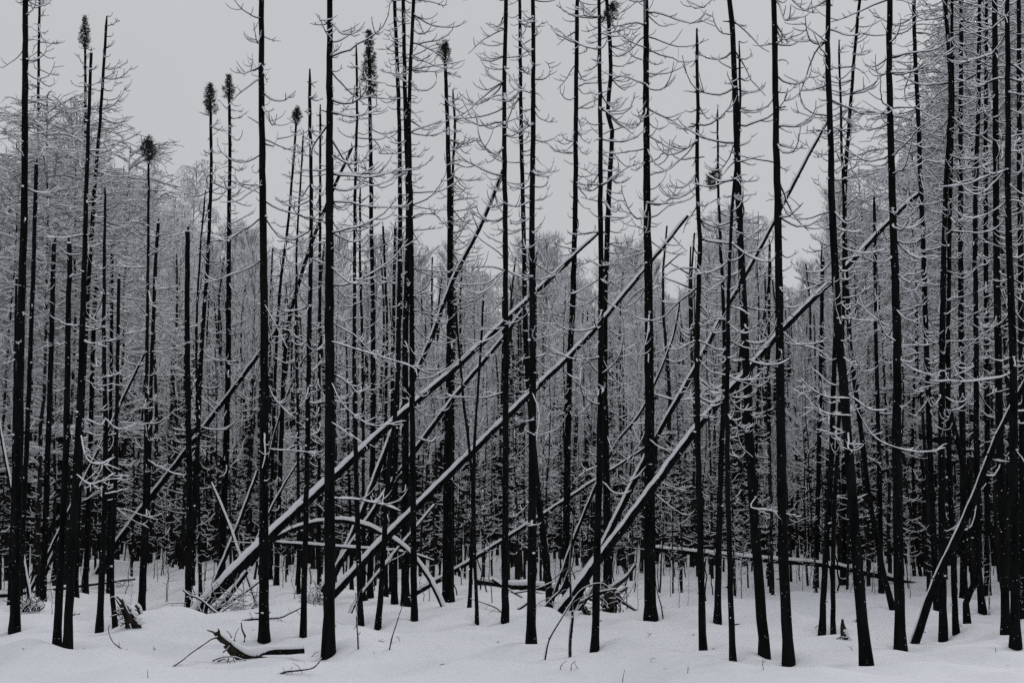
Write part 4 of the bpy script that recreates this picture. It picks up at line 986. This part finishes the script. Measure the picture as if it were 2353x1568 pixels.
for q in range(500):                                    # thin dark stems and undergrowth filling the gaps low down
    y = 66 + 110 * rb.random() ** 0.8; x = (rb.random() - 0.5) * 0.8 * y
    pts.append((x, y, float(ground0(x, y)))); scl.append(0.7 + 0.75 * rb.random()); rot.append(rb.random() * 6.28); pick.append(7 + int(rb.integers(0, 4)))
for q in range(2800):
    y = 62 + 110 * rb.random() ** 0.8; x = (rb.random() - 0.5) * 0.8 * y
    pts.append((x, y, float(ground0(x, y)))); scl.append(0.6 + 0.6 * rb.random()); rot.append(rb.random() * 6.28); pick.append(11)
me = bpy.data.meshes.new('distant_wood'); me.from_pydata(pts, [], [])
at_p = me.attributes.new('pick', 'INT', 'POINT'); at_p.data.foreach_set('value', pick)
at_s = me.attributes.new('scl', 'FLOAT', 'POINT'); at_s.data.foreach_set('value', scl)
at_r = me.attributes.new('rot', 'FLOAT', 'POINT'); at_r.data.foreach_set('value', rot)
me.materials.append(M_TWIG)
fo = bpy.data.objects.new('distant_wood', me); COL.objects.link(fo)
tag(fo, 'far grey mass of bare snowy trees closing the view', 'wood', None, 'stuff')
ng = bpy.data.node_groups.new('far_wood', 'GeometryNodeTree')
ng.interface.new_socket('Geometry', in_out='INPUT', socket_type='NodeSocketGeometry'); ng.interface.new_socket('Geometry', in_out='OUTPUT', socket_type='NodeSocketGeometry')
N, Lk = ng.nodes, ng.links
gi, gout = N.new('NodeGroupInput'), N.new('NodeGroupOutput')
ip = N.new('GeometryNodeInstanceOnPoints'); ci = N.new('GeometryNodeCollectionInfo')
ci.inputs['Collection'].default_value = pc; ci.inputs['Separate Children'].default_value = True; ci.inputs['Reset Children'].default_value = True
ip.inputs['Pick Instance'].default_value = True
na = N.new('GeometryNodeInputNamedAttribute'); na.data_type = 'FLOAT'; na.inputs['Name'].default_value = 'scl'
nr = N.new('GeometryNodeInputNamedAttribute'); nr.data_type = 'FLOAT'; nr.inputs['Name'].default_value = 'rot'
npk = N.new('GeometryNodeInputNamedAttribute'); npk.data_type = 'INT'; npk.inputs['Name'].default_value = 'pick'; Lk.new(npk.outputs[0], ip.inputs['Instance Index'])
cx = N.new('ShaderNodeCombineXYZ')
Lk.new(gi.outputs[0], ip.inputs['Points']); Lk.new(ci.outputs[0], ip.inputs['Instance'])
Lk.new(nr.outputs[0], cx.inputs[2]); Lk.new(cx.outputs[0], ip.inputs['Rotation']); Lk.new(na.outputs[0], ip.inputs['Scale'])
Lk.new(ip.outputs[0], gout.inputs[0])
md = fo.modifiers.new('far_wood', 'NODES'); md.node_group = ng

# ------------------------------------------------------------------ falling snow
fr = np.random.default_rng(9)
nf = 20000
yy = 5 + 33 * np.sqrt(fr.random(nf)); xx = (fr.random(nf) - 0.5) * 2 * (0.36 * yy + 1.0); zz = fr.random(nf) * (0.36 * yy + 2.0) + 0.1
ra = 0.0018 + 0.0026 * fr.random(nf) ** 2
oct_ = np.array([[1, 0, 0], [-1, 0, 0], [0, 1, 0], [0, -1, 0], [0, 0, 1], [0, 0, -1]], float)
V = np.stack([xx, yy, zz], -1)[:, None] + oct_[None] * ra[:, None, None] * (0.7 + 0.6 * fr.random((nf, 6, 1)))
tri = np.array([[0, 2, 4], [2, 1, 4], [1, 3, 4], [3, 0, 4], [2, 0, 5], [1, 2, 5], [3, 1, 5], [0, 3, 5]])
F = (np.arange(nf)[:, None, None] * 6 + tri[None]).reshape(-1, 3)
fm = MB(); fm.add(V.reshape(-1, 3), F, 0, False)
tag(fm.build('falling_snow', [M_SNOW]), 'fine snowflakes drifting in front of the dark trunks', 'snowfall', None, 'stuff')
